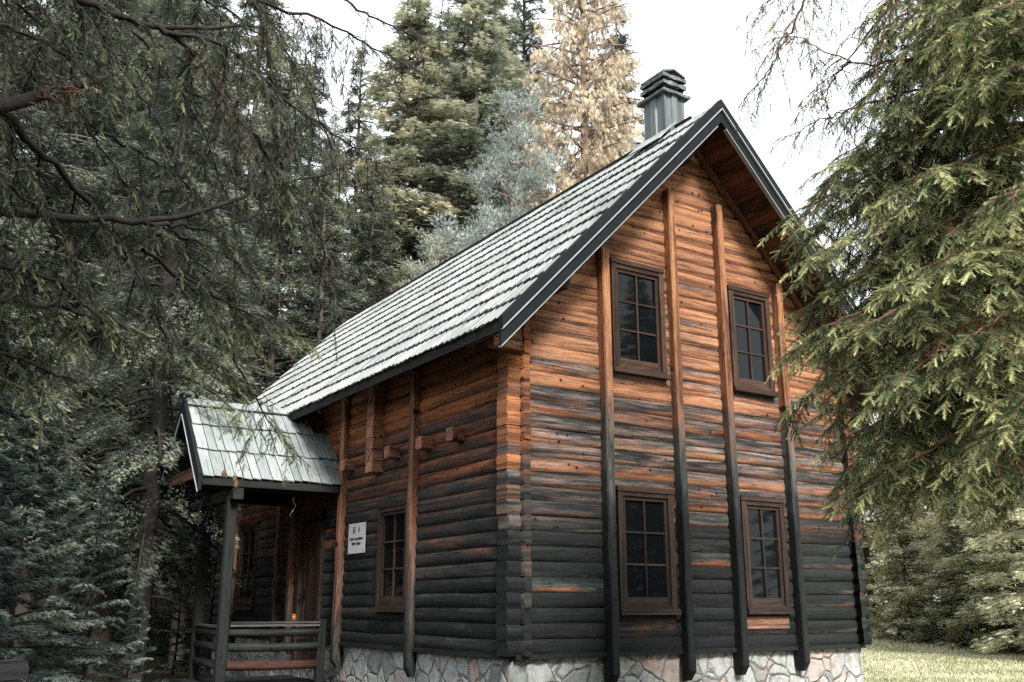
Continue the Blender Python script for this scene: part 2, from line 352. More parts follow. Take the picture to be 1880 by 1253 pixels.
# --- foundation
mb = MB()
def stone_wall(p, q, z0, z1, out, n):
    p, q = Vector(p), Vector(q); L = (q-p).length
    for i in range(n):
        for j in range(6):
            def pt(a, b):
                o = .012*math.sin(a*9.1+b*23.)+.010*math.sin(a*31.+b*7.)
                if a <= 0 or a >= n: o = 0
                s = p.lerp(q, a/n); return Vector((s.x, s.y, z0+(z1-z0)*b/6)) + Vector(out)*o
            mb.quad([pt(i, j), pt(i+1, j), pt(i+1, j+1), pt(i, j+1)], None, True)
x0, x1, y0, y1 = .0, 5.10, -.0, LEN
stone_wall((x0, y0, 0), (x1, y0, 0), -1.1, -.0, (0, -1, 0), 60)
stone_wall((x0, y1, 0), (x0, y0, 0), -1.1, -.0, (-1, 0, 0), 100)
stone_wall((x1, y0, 0), (x1, y1, 0), -1.1, -.0, (1, 0, 0), 40)
stone_wall((x1, y1, 0), (x0, y1, 0), -1.1, -.0, (0, 1, 0), 30)
mb.quad([(x0, y0, -.0), (x1, y0, -.0), (x1, y1, -.0), (x0, y1, -.0)])
P(mb, 'stone_foundation', 'stone')

# --- log walls
def clip_x(z):
    """half-width limits of the gable at height z, under the roof"""
    d = (ZR-TH-.02-z)/SLOPE
    return XR-d, XR+d
def log_strip(mb, a, b, z0, idx, frame, d0=.034, d1=.060, zt=None, cut=None):
    """one half-round log; frame(t, off, z) -> point. cut(z) limits t for a sloping end"""
    prof = [0, .07, .2, .38, .58, .78, .92, 1.]
    n = max(1, int((b-a)/.4)); rr = random.random(); ph = random.uniform(0, 9)
    hh = PIT
    def pt(i, k):
        t = a+(b-a)*i/n; f = prof[k]
        z = z0+f*hh + .004*math.sin(t*2.3+ph)
        if cut:
            lo, hi = cut(z); t = min(max(t, lo), hi)
        off = d0+(d1-d0+.006*math.sin(t*3.1+ph)+.012*(rr-.5))*math.sin(math.pi*min(max(f, 0.), 1.))**.52
        return frame(t, off, z), (t, idx+.01+.98*f)
    for i in range(n):
        for k in range(len(prof)-1):
            q = [pt(i, k), pt(i+1, k), pt(i+1, k+1), pt(i, k+1)]
            mb.quad([x[0] for x in q], [x[1] for x in q], True)
    for e in (0, n):                              # sawn ends
        q = [pt(e, k) for k in range(len(prof))]
        back = frame(q[0][1][0], 0., z0+hh), frame(q[0][1][0], 0., z0)
        mb.quad([x[0] for x in q]+list(back), [x[1] for x in q]+[(q[0][1][0], idx+.98), (q[0][1][0], idx+.01)])
gable_wins = [(1.265, 2.035, .43, 1.65), (3.09, 3.79, .43, 1.65), (1.265, 2.035, 3.0, 4.22), (3.09, 3.79, 3.0, 4.22)]
side_open = [(2.10, 2.92, .45, 1.62), (7.5, 8.4, .45, 1.75), (4.72, 5.62, -.2, 1.72)]
def gable_wall(sign, y, wins, name, seed):
    mb = MB(); random.seed(seed)
    fr = (lambda t, off, z: Vector((t, y-sign*off, z)))
    for k in range(41):
        z0 = k*PIT
        lo, hi = clip_x(z0)
        if hi-lo < .1: break
        a, b = max(.05, lo-.2), min(5.03, hi+.2)
        cut = clip_x if lo > -.3 else None
        segs = [(a, b)]
        for wx0, wx1, wz0, wz1 in wins:
            if z0+PIT > wz0+.05 and z0 < wz1-.05:
                segs = [s for g in segs for s in ((g[0], min(g[1], wx0+.04)), (max(g[0], wx1-.04), g[1])) if s[1]-s[0] > .02]
        for j, s in enumerate(segs): log_strip(mb, s[0], s[1], z0, k+50*j if j else k, fr, cut=cut)
    # backing behind the logs, cut to the gable
    mb2 = [(.02, y+.006*sign, 0), (5.06, y+.006*sign, 0)]
    lo, hi = clip_x(3.3)
    mb.quad([(.02, y+.006*sign, 0), (5.06, y+.006*sign, 0), (5.06, y+.006*sign, 3.45), (XR, y+.006*sign, ZR-TH-.03), (.02, y+.006*sign, 3.45)],
            [(0, .5), (5, .5), (5, .5), (2, .5), (0, .5)])
    return P(mb, name, 'gable')
gable_wall(1, 0., gable_wins, 'gable_wall', 7)
gable_wall(-1, LEN, [], 'rear_wall', 8)
def side_wall(sign, x, wins, name, seed, zs=0):
    mb = MB(); random.seed(seed)
    fr = (lambda t, off, z: Vector((x-sign*off, t, z)))
    for k in range(23):
        z0 = k*PIT; segs = [(.05, LEN-.05)]
        for wx0, wx1, wz0, wz1 in wins:
            if z0+PIT > wz0+.05 and z0 < wz1-.05:
                segs = [s for g in segs for s in ((g[0], min(g[1], wx0+.04)), (max(g[0], wx1-.04), g[1])) if s[1]-s[0] > .02]
        for j, s in enumerate(segs): log_strip(mb, s[0], s[1], z0, k+50*j if j else k, fr)
    mb.quad([(x+.006*sign, .02, 0), (x+.006*sign, LEN-.02, 0), (x+.006*sign, LEN-.02, 3.42), (x+.006*sign, .02, 3.42)], [(0, .5), (9, .5), (9, .5), (0, .5)])
    return P(mb, name, 'side')
side_wall(1, 0., side_open, 'side_wall', 9)
side_wall(-1, W_, [], 'far_side_wall', 10)
mb = MB(); mb.box((-.075, -.02, -.03), (.02, LEN, .018)); mb.box((.0, -.075, -.031), (5.1, .02, .017)); P(mb, 'sill_beam', 'darkpost')

# --- interlocking corners: the ends of the logs, one stack per corner
def stub(mb, x0, x1, y0, y1, z0, axis, face):
    """short end of a log lying along axis; the outer side (face=+-1) is rounded"""
    prof = [0, .1, .3, .5, .7, .9, 1.]; MB.cnt += 1; k = MB.cnt*3 % 997
    j = [random.uniform(-.012, .012) for _ in range(3)]
    h = PIT*.965
    if axis == 'x':
        out, inn = (y0, y1) if face < 0 else (y1, y0); a, b = x0+j[0], x1
        f = lambda t, o, z: Vector((t, o, z))
    else:
        out, inn = (x0, x1) if face < 0 else (x1, x0); a, b = y0+j[0], y1
        f = lambda t, o, z: Vector((o, t, z))
    o = lambda q: out - face*.032*(1-math.sin(math.pi*min(max(q, .02), .98))**.6) + j[1]*.5
    n = len(prof)
    for i in range(n-1):
        mb.quad([f(a, o(prof[i]), z0+h*prof[i]), f(b, o(prof[i]), z0+h*prof[i]), f(b, o(prof[i+1]), z0+h*prof[i+1]), f(a, o(prof[i+1]), z0+h*prof[i+1])],
                [(a, k+prof[i]*.98), (b, k+prof[i]*.98), (b, k+prof[i+1]*.98), (a, k+prof[i+1]*.98)], True)
    for e in (a, b):
        mb.quad([f(e, o(q), z0+h*q) for q in prof]+[f(e, inn, z0+h), f(e, inn, z0)], [(q*.1, k+.1+.8*q) for q in prof]+[(.05, k+.9), (.05, k+.1)])
    mb.quad([f(a, o(0), z0), f(b, o(0), z0), f(b, inn, z0), f(a, inn, z0)], [(a, k+.1), (b, k+.1), (b, k+.9), (a, k+.9)])
    mb.quad([f(a, o(1), z0+h), f(b, o(1), z0+h), f(b, inn, z0+h), f(a, inn, z0+h)], [(a, k+.1), (b, k+.1), (b, k+.9), (a, k+.9)])
random.seed(12)
mb = MB(); mb2 = MB()
for k in range(23):
    z = k*PIT
    dz = .0 if k < 21 else 0
    stub(mb, -.10, .05, -.085, .12, z+.001, 'x', -1)
    stub(mb2, .045, .135, -.135, .05, z+PIT*.35-.05, 'y', -1)
P(mb, 'corner_log_ends', 'endgrain'); P(mb2, 'corner_log_ends', 'side')
mb = MB()
for k in range(23):
    z = k*PIT
    stub(mb, 5.02, 5.20+random.uniform(-.02, .02), -.10, .12, z+.001, 'x', -1)
    stub(mb, 4.98, 5.07, -.15, .05, z+.04, 'y', 1)
P(mb, 'corner_log_ends', 'side')
mb = MB()
for k in range(23): stub(mb, -.10, .05, LEN-.12, LEN+.085, k*PIT+.001, 'x', 1)
P(mb, 'corner_log_ends', 'side')

# --- posts planted on the gable wall and the long wall
def post(x0, x1, y0, y1, zb, zt, slant, mat):
    mb = MB(); k = MB.cnt*3 % 997+3; MB.cnt += 1; c = .014
    ring = [(x0+c, y0), (x1-c, y0), (x1, y0+c), (x1, y1), (x0, y1), (x0, y0+c)]
    if mat != 'post': ring = [(x0, y0+c), (x0+c, y0), (x1, y0), (x1, y1), (x0+c, y1), (x0, y1-c)]
    n = len(ring); seg = 8; wob = [(random.uniform(-.006, .006), random.uniform(-.004, .004)) for _ in range(seg+1)]
    def pt(j, i):
        x, y = ring[i % n]; dx, dy = wob[j]
        if j == 0: z = zb
        elif j == seg: z = zt
        else: z = zb+.10+(zt-zb-.10)*(j-1)/(seg-1)
        xm, ym = (x0+x1)/2, (y0+y1)/2
        if j == 0:                                  # foot cut to a bevel
            if mat == 'post': y = y+(y1-y)*.55; x = xm+(x-xm)*.9
            else: x = x+(x1-x)*.55; y = ym+(y-ym)*.9
        if j == seg and slant: z = zt - slant*((x-x0) if mat == 'post' else 0)
        return Vector((x+dx, y+dy, z))
    per = [0.]
    for i in range(n):
        a, b = ring[i], ring[(i+1) % n]; per.append(per[-1]+math.hypot(a[0]-b[0], a[1]-b[1]))
    levels = list(range(seg+1))
    for j in range(seg):
        for i in range(n):
            q = [pt(j, i), pt(j, i+1), pt(j+1, i+1), pt(j+1, i)]
            uv = [(q[0].z, k+.98*per[i]/per[-1]), (q[1].z, k+.98*per[i+1]/per[-1]), (q[2].z, k+.98*per[i+1]/per[-1]), (q[3].z, k+.98*per[i]/per[-1])]
            mb.quad(q, uv)
    mb.quad([pt(0, i) for i in range(n)]); mb.quad([pt(seg, i) for i in range(n)])
    return P(mb, 'post', mat)
random.seed(3)
post(1.085, 1.192, -.17, -.03, -.30, 4.36, .3, 'post')
post(2.115, 2.215, -.17, -.03, -.30, 5.30, .0, 'post')
post(2.91, 3.008, -.17, -.03, -.27, 5.28, .0, 'post')
post(3.89, 3.99, -.17, -.03, -.26, 4.42, .0, 'post')
post(-.14, -.03, 1.955, 2.06, -.30, 3.26, 0, 'sidepost')
post(-.14, -.03, 4.02, 4.13, -.30, 3.26, 0, 'sidepost')
post(-.15, -.03, 5.74, 5.86, -.20, 3.2, 0, 'sidepost')
post(-.15, -.03, 6.34, 6.46, -.20, 3.2, 0, 'sidepost')
post(-.15, -.03, 8.57, 8.68, -.20, 3.2, 0, 'sidepost')

# --- projecting joist ends and the cross-wall stack
for k, yy in enumerate((.95, 1.68, 2.52, 3.86, 4.9, 5.7, 6.6, 7.4, 8.2, 9.0)):
    mb = MB(); z = 2.20; mb.beam((-.20, yy, z+.07), (-.01, yy, z+.07), .15, .145, cham=.012)
    P(mb, 'joist_end', 'joist')
random.seed(5); mb = MB()
for k in range(9):
    z = 2.085+k*.145
    mb.box((-.19-random.uniform(0, .012), 2.93, z), (-.02, 3.13, z+.138), ax=0)
P(mb, 'cross_wall_log_ends', 'joist')

# --- windows
def window(o, dx, dn, wdt, z0, z1, depth, cas=.070, muntins=(1, 2)):
    """o: lower outer corner on the wall plane, dx along the wall, dn outwards"""
    o, dx, dn = Vector(o), Vector(dx), Vector(dn); H = z1-z0
    up = Vector((0, 0, 1))
    def bb(mb, a0, a1, b0, b1, n0, n1):
        pts = [o+dx*(a1 if i & 4 else a0)+dn*(n1 if i & 2 else n0)+up*(b1 if i & 1 else b0) for i in range(8)]
        mb.hexa(pts)
    mb = MB()                                     # casing
    bb(mb, 0, cas, 0, H, -.03, depth); bb(mb, wdt-cas, wdt, 0, H, -.03, depth)
    bb(mb, -.012, wdt+.012, H-.0, H+.055, -.03, depth+.012); bb(mb, cas, wdt-cas, H-cas*.7, H, -.03, depth-.004)
    bb(mb, -.02, wdt+.02, -.055, 0, -.03, depth+.035)
    bb(mb, cas, wdt-cas, 0, cas*.55, -.03, depth-.006)
    f = P(mb, 'window', 'frame')
    mb = MB(); i = cas+.0; s = .042; d = depth-.025   # sash
    zb, zt = cas*.55, H-cas*.7
    bb(mb, i, i+s, zb, zt, -.02, d); bb(mb, wdt-i-s, wdt-i, zb, zt, -.02, d)
    bb(mb, i+s, wdt-i-s, zb, zb+.085, -.02, d-.002); bb(mb, i+s, wdt-i-s, zt-s, zt, -.02, d-.002)
    g0, g1, h0, h1 = i+s, wdt-i-s, zb+.085, zt-s
    bw = .021
    for k in range(muntins[0]):
        c = g0+(g1-g0)*(k+1)/(muntins[0]+1); bb(mb, c-bw/2, c+bw/2, h0, h1, -.02, d-.008)
    for k in range(muntins[1]):
        c = h0+(h1-h0)*(k+1)/(muntins[1]+1); bb(mb, g0, g1, c-bw/2, c+bw/2, -.02, d-.011)
    sa = mb.build('window_sash', M['frame'], f)
    mb = MB(); bb(mb, g0-.01, g1+.01, h0-.01, h1+.01, -.02, d-.028)
    mb.build('window_pane', M['glass'], f)
for a in gable_wins: window((a[0], 0, a[2]), (1, 0, 0), (0, -1, 0), a[1]-a[0], a[2], a[3], .105)
for a in side_open[:2]: window((0, a[1], a[2]), (0, -1, 0), (-1, 0, 0), a[1]-a[0], a[2], a[3], .10)
for a, b in ((1.27, 2.04), (3.10, 3.79)):
    mb = MB(); mb.box((a, -.064, .215), (b, -.02, .345)); P(mb, 'sill_board', 'joist', label='fresh orange board under the window')

# --- door under the porch
mb = MB()
for k in range(6): mb.box((-.035-.006*(k % 2), 4.84+k*.112, -.30), (.0, 4.84+k*.112+.109, 1.62))
dr = P(mb, 'door', 'door')
mb = MB(); mb.box((-.10, 4.72, -.32), (.01, 4.835, 1.74)); mb.box((-.10, 5.515, -.32), (.01, 5.62, 1.74)); mb.box((-.105, 4.72, 1.64), (.01, 5.62, 1.745)); P(mb, 'door_frame', 'frame')
mb = MB(); mb.tube([(-.04, 5.42, .62), (-.10, 5.42, .62), (-.10, 5.31, .62)], .011, 8); mb.box((-.05, 5.40, .52), (-.036, 5.44, .70)); mb.build('door_handle', M['metal_dark'], dr)

# --- roof slabs, shakes, soffit, bargeboards
def roof_pt(side, s, y, h=0.):
    """s metres down the slope from the ridge, h above the surface"""
    c = 1/math.hypot(1, SLOPE); n = SLOPE*c
    return Vector((XR+side*(s*c+h*n), y, ZR-s*n+h*c))
SL = (XR+OV_S)*math.hypot(1, SLOPE)
mb = MB()
for side in (-1, 1):
    a = [roof_pt(side, 0, -OV_F+.02, -.04), roof_pt(side, SL, -OV_F+.02, -.04), roof_pt(side, SL, YB, -.04), roof_pt(side, 0, YB, -.04)]
    b = [Vector((p.x, p.y, p.z-.055)) for p in a]
    mb.quad(a); mb.quad(b[::-1])
    for i in range(4): mb.quad([a[i], b[i], b[(i+1) % 4], a[(i+1) % 4]])
roof = P(mb, 'roof', 'shake_dark')
def shakes(side_fn, length, y0, y1, course, seed, wmin=.085, wmax=.15, tilt=.012, flip=1, lift=.02, clipf=None):
    """individual boards, each slightly rolled so the butts make a saw edge"""
    mb = MB(); random.seed(seed); n = int(round(length/course)); cs = length/n
    for c in range(n):
        y = y0
        while y < y1-.02:
            wd = min(random.uniform(wmin, wmax), y1-y); s0 = c*cs-.07 if c else .0; s1 = (c+1)*cs+random.uniform(-.012, .022)
            t = .011+random.uniform(0, .005); tl = random.uniform(tilt*.7, tilt*1.3)
            h0, h1 = -.016, lift+random.uniform(0, .004)
            ya, yb = y+.003, y+wd-.003
            if clipf and not clipf(ya, s0, s1): y += wd; continue
            q = []
            for s, h in ((s0, h0), (s1, h1)):
                for yy, r in ((ya, tl), (yb, -tl)):
                    for e in (0, t): q.append(side_fn(s+(0.006*random.uniform(-1, 1) if s == s1 else 0), yy, h+r+e))
            mb.hexa(q, ax=0)
            y += wd
    return mb
for side, sd in ((-1, 31), (1, 32)):
    mb = shakes(lambda s, y, h, side=side: roof_pt(side, s, y, h), SL+.03, -OV_F+.03, YB, .40, sd, tilt=.006, lift=.014, wmin=.10, wmax=.14)
    ob = mb.build('roof_shakes', M['shake']); ob.parent = roof
    if side < 0: ob['label'] = 'pale bleached shakes in long courses'
mb = MB(); random.seed(9); y = -OV_F+.5                 # ridge boards standing proud of the ridge
while y < YB-.1:
    wd = random.uniform(.4, .7); hh = random.uniform(.03, .055)
    a, b = y, min(y+wd-.005, YB)
    q = []
    for s, h in ((.0, hh), (.22, .03)):
        for yy in (a, b):
            for e in (0, .022): q.append(roof_pt(1, s-.035, yy, h+e))
    mb.hexa(q); y += wd
mb.build('ridge_boards', M['shake_dark']).parent = roof
# bargeboards: two dark steps with pale edges, on each verge
def strip(mb, side, y0, y1, h0, h1, s0=0., s1=None, over=0.):
    """band in the verge plane; h = vertical drop below the roof surface line"""
    s1 = SL if s1 is None else s1
    q = []
    c = 1/math.hypot(1, SLOPE)
    for s in (s0, s1):
        x = XR+side*s*c; z = ZR-SLOPE*s*c
        for yy in (y0, y1):
            for h in (h0, h1): q.append(Vector((x, yy, z-h)))
    mb.hexa(q)
YF = -OV_F
for yf, d in ((YF, -1), (YB, 1)):
    for side in (-1, 1):
        mb = MB()
        strip(mb, side, yf+d*.050, yf-d*.02, -.035, .10, s1=SL+.02); strip(mb, side, yf+d*.025, yf-d*.02, .10, .262, s0=0.0, s1=SL+.02)
        bb_ = P(mb, 'bargeboard', 'metal_dark')
        mb = MB(); strip(mb, side, yf+d*.058, yf+d*.026, .088, .108, s1=SL+.02); strip(mb, side, yf+d*.036, yf-d*.02, .263, .276, s0=.10, s1=SL+.02)
        tr = mb.build('metal_edge', M['metal_trim']); tr.parent = bb_
# soffit boards under the front overhang and eaves
random.seed(15)
for side in (-1, 1):
    mb = MB(); s = .0
    while s < SL-.05:
        wd = random.uniform(.15, .24); e = min(s+wd-.006, SL-.01)
        q = []
        c = 1/math.hypot(1, SLOPE)
        for yy in (YF+.02, .02):
            for ss in (s, e):
                x = XR+side*ss*c; z = ZR-SLOPE*ss*c
                for h in (.155, .125+random.uniform(-.004, .004)): q.append(Vector((x, yy, z-h)))
        mb.hexa(q, ax=0); s += wd
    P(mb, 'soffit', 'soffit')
    mb = MB()                                    # eave soffit
    q = []
    for xx in (XR+side*(XR-.06), XR+side*(XR+OV_S-.04)):
        for yy in (.03, YB-.02):
            for h in (.12, .105): q.append(Vector((xx, yy, rz(xx)-h)))
    mb.hexa(q, ax=1); P(mb, 'soffit', 'darkpost')
    # rafter trim following the slope on the wall
    mb = MB(); strip(mb, side, -.115, -.05, .165, .235 if side > 0 else .2, s0=.02 if side > 0 else .16, s1=SL-.75); P(mb, 'rafter', 'sidepost')
    mb = MB(); c = XR+side*(XR+OV_S-.01)         # eave fascia
    mb.box((c-.015, YF+.03, rz(c)-.13), (c+.015, YB-.02, rz(c)-.035)); P(mb, 'eave_fascia', 'darkpost')
# purlin ends carrying the front overhang
for k, x in enumerate((.28, 2.12, 4.80)):
    mb = MB(); z = rz(x)-.36
    mb.beam((x, -.56, z+.07), (x, 0, z+.07), .14, .17, cham=.01); P(mb, 'purlin_end', 'darkpost')
mb = MB()                                        # corner corbel under the eave
mb.beam((-.46, -.06, 3.18), (.05, -.06, 3.18), .13, .13, cham=.012); P(mb, 'corbel', 'joist')
mb = MB(); mb.beam((-.30, -.06, 3.06), (.05, -.06, 3.06), .125, .10, cham=.012); P(mb, 'corbel', 'joist')
mb = MB(); mb.beam((-.40, .62, 3.22), (.0, .62, 3.22), .06, .06); P(mb, 'corbel', 'joist')
for yy in np.arange(1.3, 10, .92):               # rafter tails
    mb = MB(); mb.beam((-.50, yy, rz(-.50)-.17), (.0, yy, rz(0)-.17), .07, .09); P(mb, 'rafter_tail', 'darkpost')

# --- chimney
mb = MB(); cx0, cx1, cy0, cy1 = 2.42, 2.76, .16, .56
n = 9; zt = 6.84
def ribbed(mb, x0, x1, y0, y1, z0, z1):
    """sheet-metal shaft with shallow folds"""
    for (a, b, outn) in (((x0, y0), (x1, y0), (0, -1)), ((x0, y1), (x0, y0), (-1, 0)), ((x1, y0), (x1, y1), (1, 0)), ((x1, y1), (x0, y1), (0, 1))):
        pf = [(0, 0), (.06, 0), (.30, 0), (.34, .022), (.60, .022), (.64, 0), (.94, 0), (1, 0)]
        pts = [Vector((a[0]+(b[0]-a[0])*t+outn[0]*(o), a[1]+(b[1]-a[1])*t+outn[1]*(o), 0)) for t, o in pf]
        for i in range(len(pts)-1):
            p, q = pts[i], pts[i+1]; mb.quad([(p.x, p.y, z0), (q.x, q.y, z0), (q.x, q.y, z1), (p.x, p.y, z1)])
ribbed(mb, cx0, cx1, cy0, cy1, 5.4, zt)
mb.box((cx0-.012, cy0-.012, 5.62), (cx0+.022, cy0+.022, zt))
chim = P(mb, 'chimney', 'chimney')
mb = MB(); random.seed(2)
def capslab(mb, e, z0, z1, z2):
    a = [(cx0-e, cy0-e), (cx1+e, cy0-e), (cx1+e, cy1+e), (cx0-e, cy1+e)]; i2 = e-.075
    b = [(cx0-i2, cy0-i2), (cx1+i2, cy0-i2), (cx1+i2, cy1+i2), (cx0-i2, cy1+i2)]
    n = 6
    def edge(L, k, t, z, j): 
        p, q = L[k], L[(k+1) % 4]; return Vector((p[0]+(q[0]-p[0])*t, p[1]+(q[1]-p[1])*t, z+(.008*math.sin(k*5+t*11+z*40) if j else 0)))
    for k in range(4):
        for i in range(n):
            t, t2 = i/n, (i+1)/n
            mb.quad([edge(a, k, t, z0, 1), edge(a, k, t2, z0, 1), edge(a, k, t2, z1, 1), edge(a, k, t, z1, 1)])
            mb.quad([edge(a, k, t, z1, 1), edge(a, k, t2, z1, 1), edge(b, k, t2, z2, 0), edge(b, k, t, z2, 0)])
    mb.quad([(p[0], p[1], z2) for p in b]); mb.quad([(p[0], p[1], z0+.012) for p in a[::-1]])
capslab(mb, .065, zt-.02, zt+.012, zt+.075)
cap = mb.build('chimney_cap', M['slab']); cap.parent = chim
for e, z in ((.03, zt+.115), (.03, zt+.215)):
    mb = MB(); capslab(mb, e, z, z+.05, z+.072); mb.build('chimney_slab', M['slab']).parent = chim
mb = MB()
for xx in (cx0+.0, cx1-.05):
    for yy in (cy0+.0, cy1-.05): mb.box((xx, yy, zt+.08), (xx+.05, yy+.05, zt+.22))
mb.box((cx0+.1, cy0+.1, zt+.05), (cx1-.1, cy1-.1, zt+.28))
mb.build('chimney_flue', M['metal_dark']).parent = chim
mb = MB(); q = [(cx0-.02, cy0-.03), (cx1+.02, cy0-.03), (cx1+.02, cy1+.03), (cx0-.02, cy1+.03)]   # shallow peaked lid
zc = zt+.30; zp = zt+.365; mx = (cx0+cx1)/2
for a, b, c_, d in (((q[0][0], q[0][1], zc), (mx, q[0][1], zp), (mx, q[2][1], zp), (q[3][0], q[3][1], zc)), ((mx, q[0][1], zp), (q[1][0], q[1][1], zc), (q[2][0], q[2][1], zc), (mx, q[2][1], zp))):
    lo = [Vector(v)-Vector((0, 0, .022)) for v in (a, b, c_, d)]; hi = [Vector(v) for v in (a, b, c_, d)]
    mb.quad(hi); mb.quad(lo[::-1])
    for i in range(4): mb.quad([lo[i], lo[(i+1) % 4], hi[(i+1) % 4], hi[i]])
mb.build('chimney_lid', M['slab']).parent = chim
mb = MB()
q = [roof_pt(-1, s, y, h) for s in (.0, .42) for y in (cy0-.12, cy1+.09) for h in (.066, .076)]; mb.hexa(q)
mb.build('chimney_flashing', M['shake']).parent = chim

# --- porch: its ridge runs out from the long wall
PX, PY, PZ, PE, PEZ = -2.0, 5.12, 3.16, 4.05, 2.04          # verge x, ridge y and z, eave y and z
psl = math.hypot(PY-PE, PZ-PEZ)
def porch_pt(side, s, x, h=0.):
    c = (PY-PE)/psl; n = (PZ-PEZ)/psl
    return Vector((x, PY+side*(s*c+h*n), PZ-s*n+h*c))
mb = MB()
for side in (-1, 1):
    def xr(s): return min(0.0, -.55+.0+s*.55)              # right edge runs back under the main eave
    a = [porch_pt(side, 0, PX+.02, -.03), porch_pt(side, psl, PX+.02, -.03), porch_pt(side, psl, -.02, -.03), porch_pt(side, .45, -.02, -.03), porch_pt(side, 0, -.5, -.03)]
    b = [p-Vector((0, 0, .05)) for p in a]
    if side > 0: a, b = a[::-1], b[::-1]
    mb.quad(a); mb.quad(b[::-1])
    for i in range(5): mb.quad([a[i], b[i], b[(i+1) % 5], a[(i+1) % 5]])
proof = P(mb, 'porch_roof', 'shake_dark')
def pclip(x, s0, s1): return x < -.42 or s0 > .3
for side in (-1, 1):
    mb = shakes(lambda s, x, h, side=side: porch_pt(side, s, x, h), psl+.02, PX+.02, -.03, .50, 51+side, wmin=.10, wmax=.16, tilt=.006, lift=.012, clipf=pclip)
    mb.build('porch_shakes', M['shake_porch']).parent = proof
mb = MB(); q = [Vector((x, PY+dy, PZ+dz)) for x in (PX+.01, -.58) for (dy, dz) in ((-.13, -.085), (-.13, -.065), (0, .045), (0, .065))]
for s in (-1, 1):
    q = []
    for x in (PX+.01, -.56):
        for t in (0, .13):
            for h in (.03, .05): q.append(porch_pt(s, t, x, h))
    mb.hexa(q)
mb.build('ridge_boards', M['shake_porch']).parent = proof
for side in (-1, 1):
    mb = MB(); q = []
    for s in (0, psl+.03):
        for x in (PX-.03, PX+.015):
            for h in (-.035, .17):
                p = porch_pt(side, s, x); q.append(p-Vector((0, 0, h)))
    mb.hexa(q); b_ = P(mb, 'bargeboard', 'metal_dark')
    mb = MB(); q = []
    for s in (.02, psl+.03):
        for x in (PX-.04, PX-.025):
            for h in (.172, .192):
                p = porch_pt(side, s, x); q.append(p-Vector((0, 0, h)))
    mb.hexa(q); mb.build('metal_edge', M['metal_trim']).parent = b_
    mb = MB()                                       # eave board and tie beams
    p = porch_pt(side, psl, 0); mb.box((PX+.03, p.y-.012, p.z-.12), (-.03, p.y+.012, p.z-.03)); P(mb, 'eave_fascia', 'darkpost')
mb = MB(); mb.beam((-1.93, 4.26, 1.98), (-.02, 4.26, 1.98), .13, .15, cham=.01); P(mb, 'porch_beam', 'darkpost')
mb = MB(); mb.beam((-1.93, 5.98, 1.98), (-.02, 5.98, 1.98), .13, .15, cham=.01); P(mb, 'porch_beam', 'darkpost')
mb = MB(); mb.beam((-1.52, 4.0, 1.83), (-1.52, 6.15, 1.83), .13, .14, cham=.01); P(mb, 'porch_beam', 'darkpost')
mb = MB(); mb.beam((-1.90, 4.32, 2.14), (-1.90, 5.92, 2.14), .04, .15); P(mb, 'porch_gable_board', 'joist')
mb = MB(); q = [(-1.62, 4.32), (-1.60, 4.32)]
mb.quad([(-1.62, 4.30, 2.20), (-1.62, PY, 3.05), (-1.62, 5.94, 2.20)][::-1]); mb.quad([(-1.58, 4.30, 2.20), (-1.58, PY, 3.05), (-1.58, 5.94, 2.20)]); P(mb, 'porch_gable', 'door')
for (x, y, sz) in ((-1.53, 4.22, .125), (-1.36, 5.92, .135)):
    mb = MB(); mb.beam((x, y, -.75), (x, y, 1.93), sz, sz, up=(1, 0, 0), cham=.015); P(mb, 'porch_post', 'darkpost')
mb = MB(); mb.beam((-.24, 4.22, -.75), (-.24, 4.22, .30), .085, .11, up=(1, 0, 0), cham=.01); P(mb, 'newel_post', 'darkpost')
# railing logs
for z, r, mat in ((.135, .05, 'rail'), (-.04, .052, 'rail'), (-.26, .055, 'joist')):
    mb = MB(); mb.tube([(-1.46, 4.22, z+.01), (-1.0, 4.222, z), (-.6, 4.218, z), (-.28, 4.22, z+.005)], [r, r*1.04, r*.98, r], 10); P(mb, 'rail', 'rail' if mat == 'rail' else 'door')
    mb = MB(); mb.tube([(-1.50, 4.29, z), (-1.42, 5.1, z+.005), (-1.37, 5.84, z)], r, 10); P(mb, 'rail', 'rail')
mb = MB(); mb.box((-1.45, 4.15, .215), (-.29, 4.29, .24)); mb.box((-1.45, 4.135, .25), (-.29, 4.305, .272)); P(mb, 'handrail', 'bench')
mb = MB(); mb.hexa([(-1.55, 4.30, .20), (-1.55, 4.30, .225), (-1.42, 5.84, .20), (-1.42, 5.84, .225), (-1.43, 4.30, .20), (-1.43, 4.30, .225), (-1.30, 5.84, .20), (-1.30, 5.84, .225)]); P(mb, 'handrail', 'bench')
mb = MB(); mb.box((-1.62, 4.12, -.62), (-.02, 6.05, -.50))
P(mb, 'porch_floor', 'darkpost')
# lamp-like hook seen in the porch shade
mb = MB(); mb.tube([(-.70, 4.27, 1.91), (-.70, 4.27, 1.80), (-.66, 4.27, 1.74), (-.70, 4.27, 1.68), (-.735, 4.27, 1.62), (-.71, 4.27, 1.58)], .007, 6)
hk = mb.build('metal_hook', M['screw']); tag(hk, 'curved pale metal hook hanging inside the porch before the door', 'hook')
mb = MB()
mb.tube([(-.62, 4.22, .275), (-.62, 4.22, .335), (-.62, 4.22, .345)], [.026, .026, .020], 14); mb.tube([(-.62, 4.22, .345), (-.62, 4.22, .362)], .022, 14)
tn = mb.build('orange_tin', M['orange_tin']); tag(tn, 'small orange tin standing on the porch handrail', 'tin')

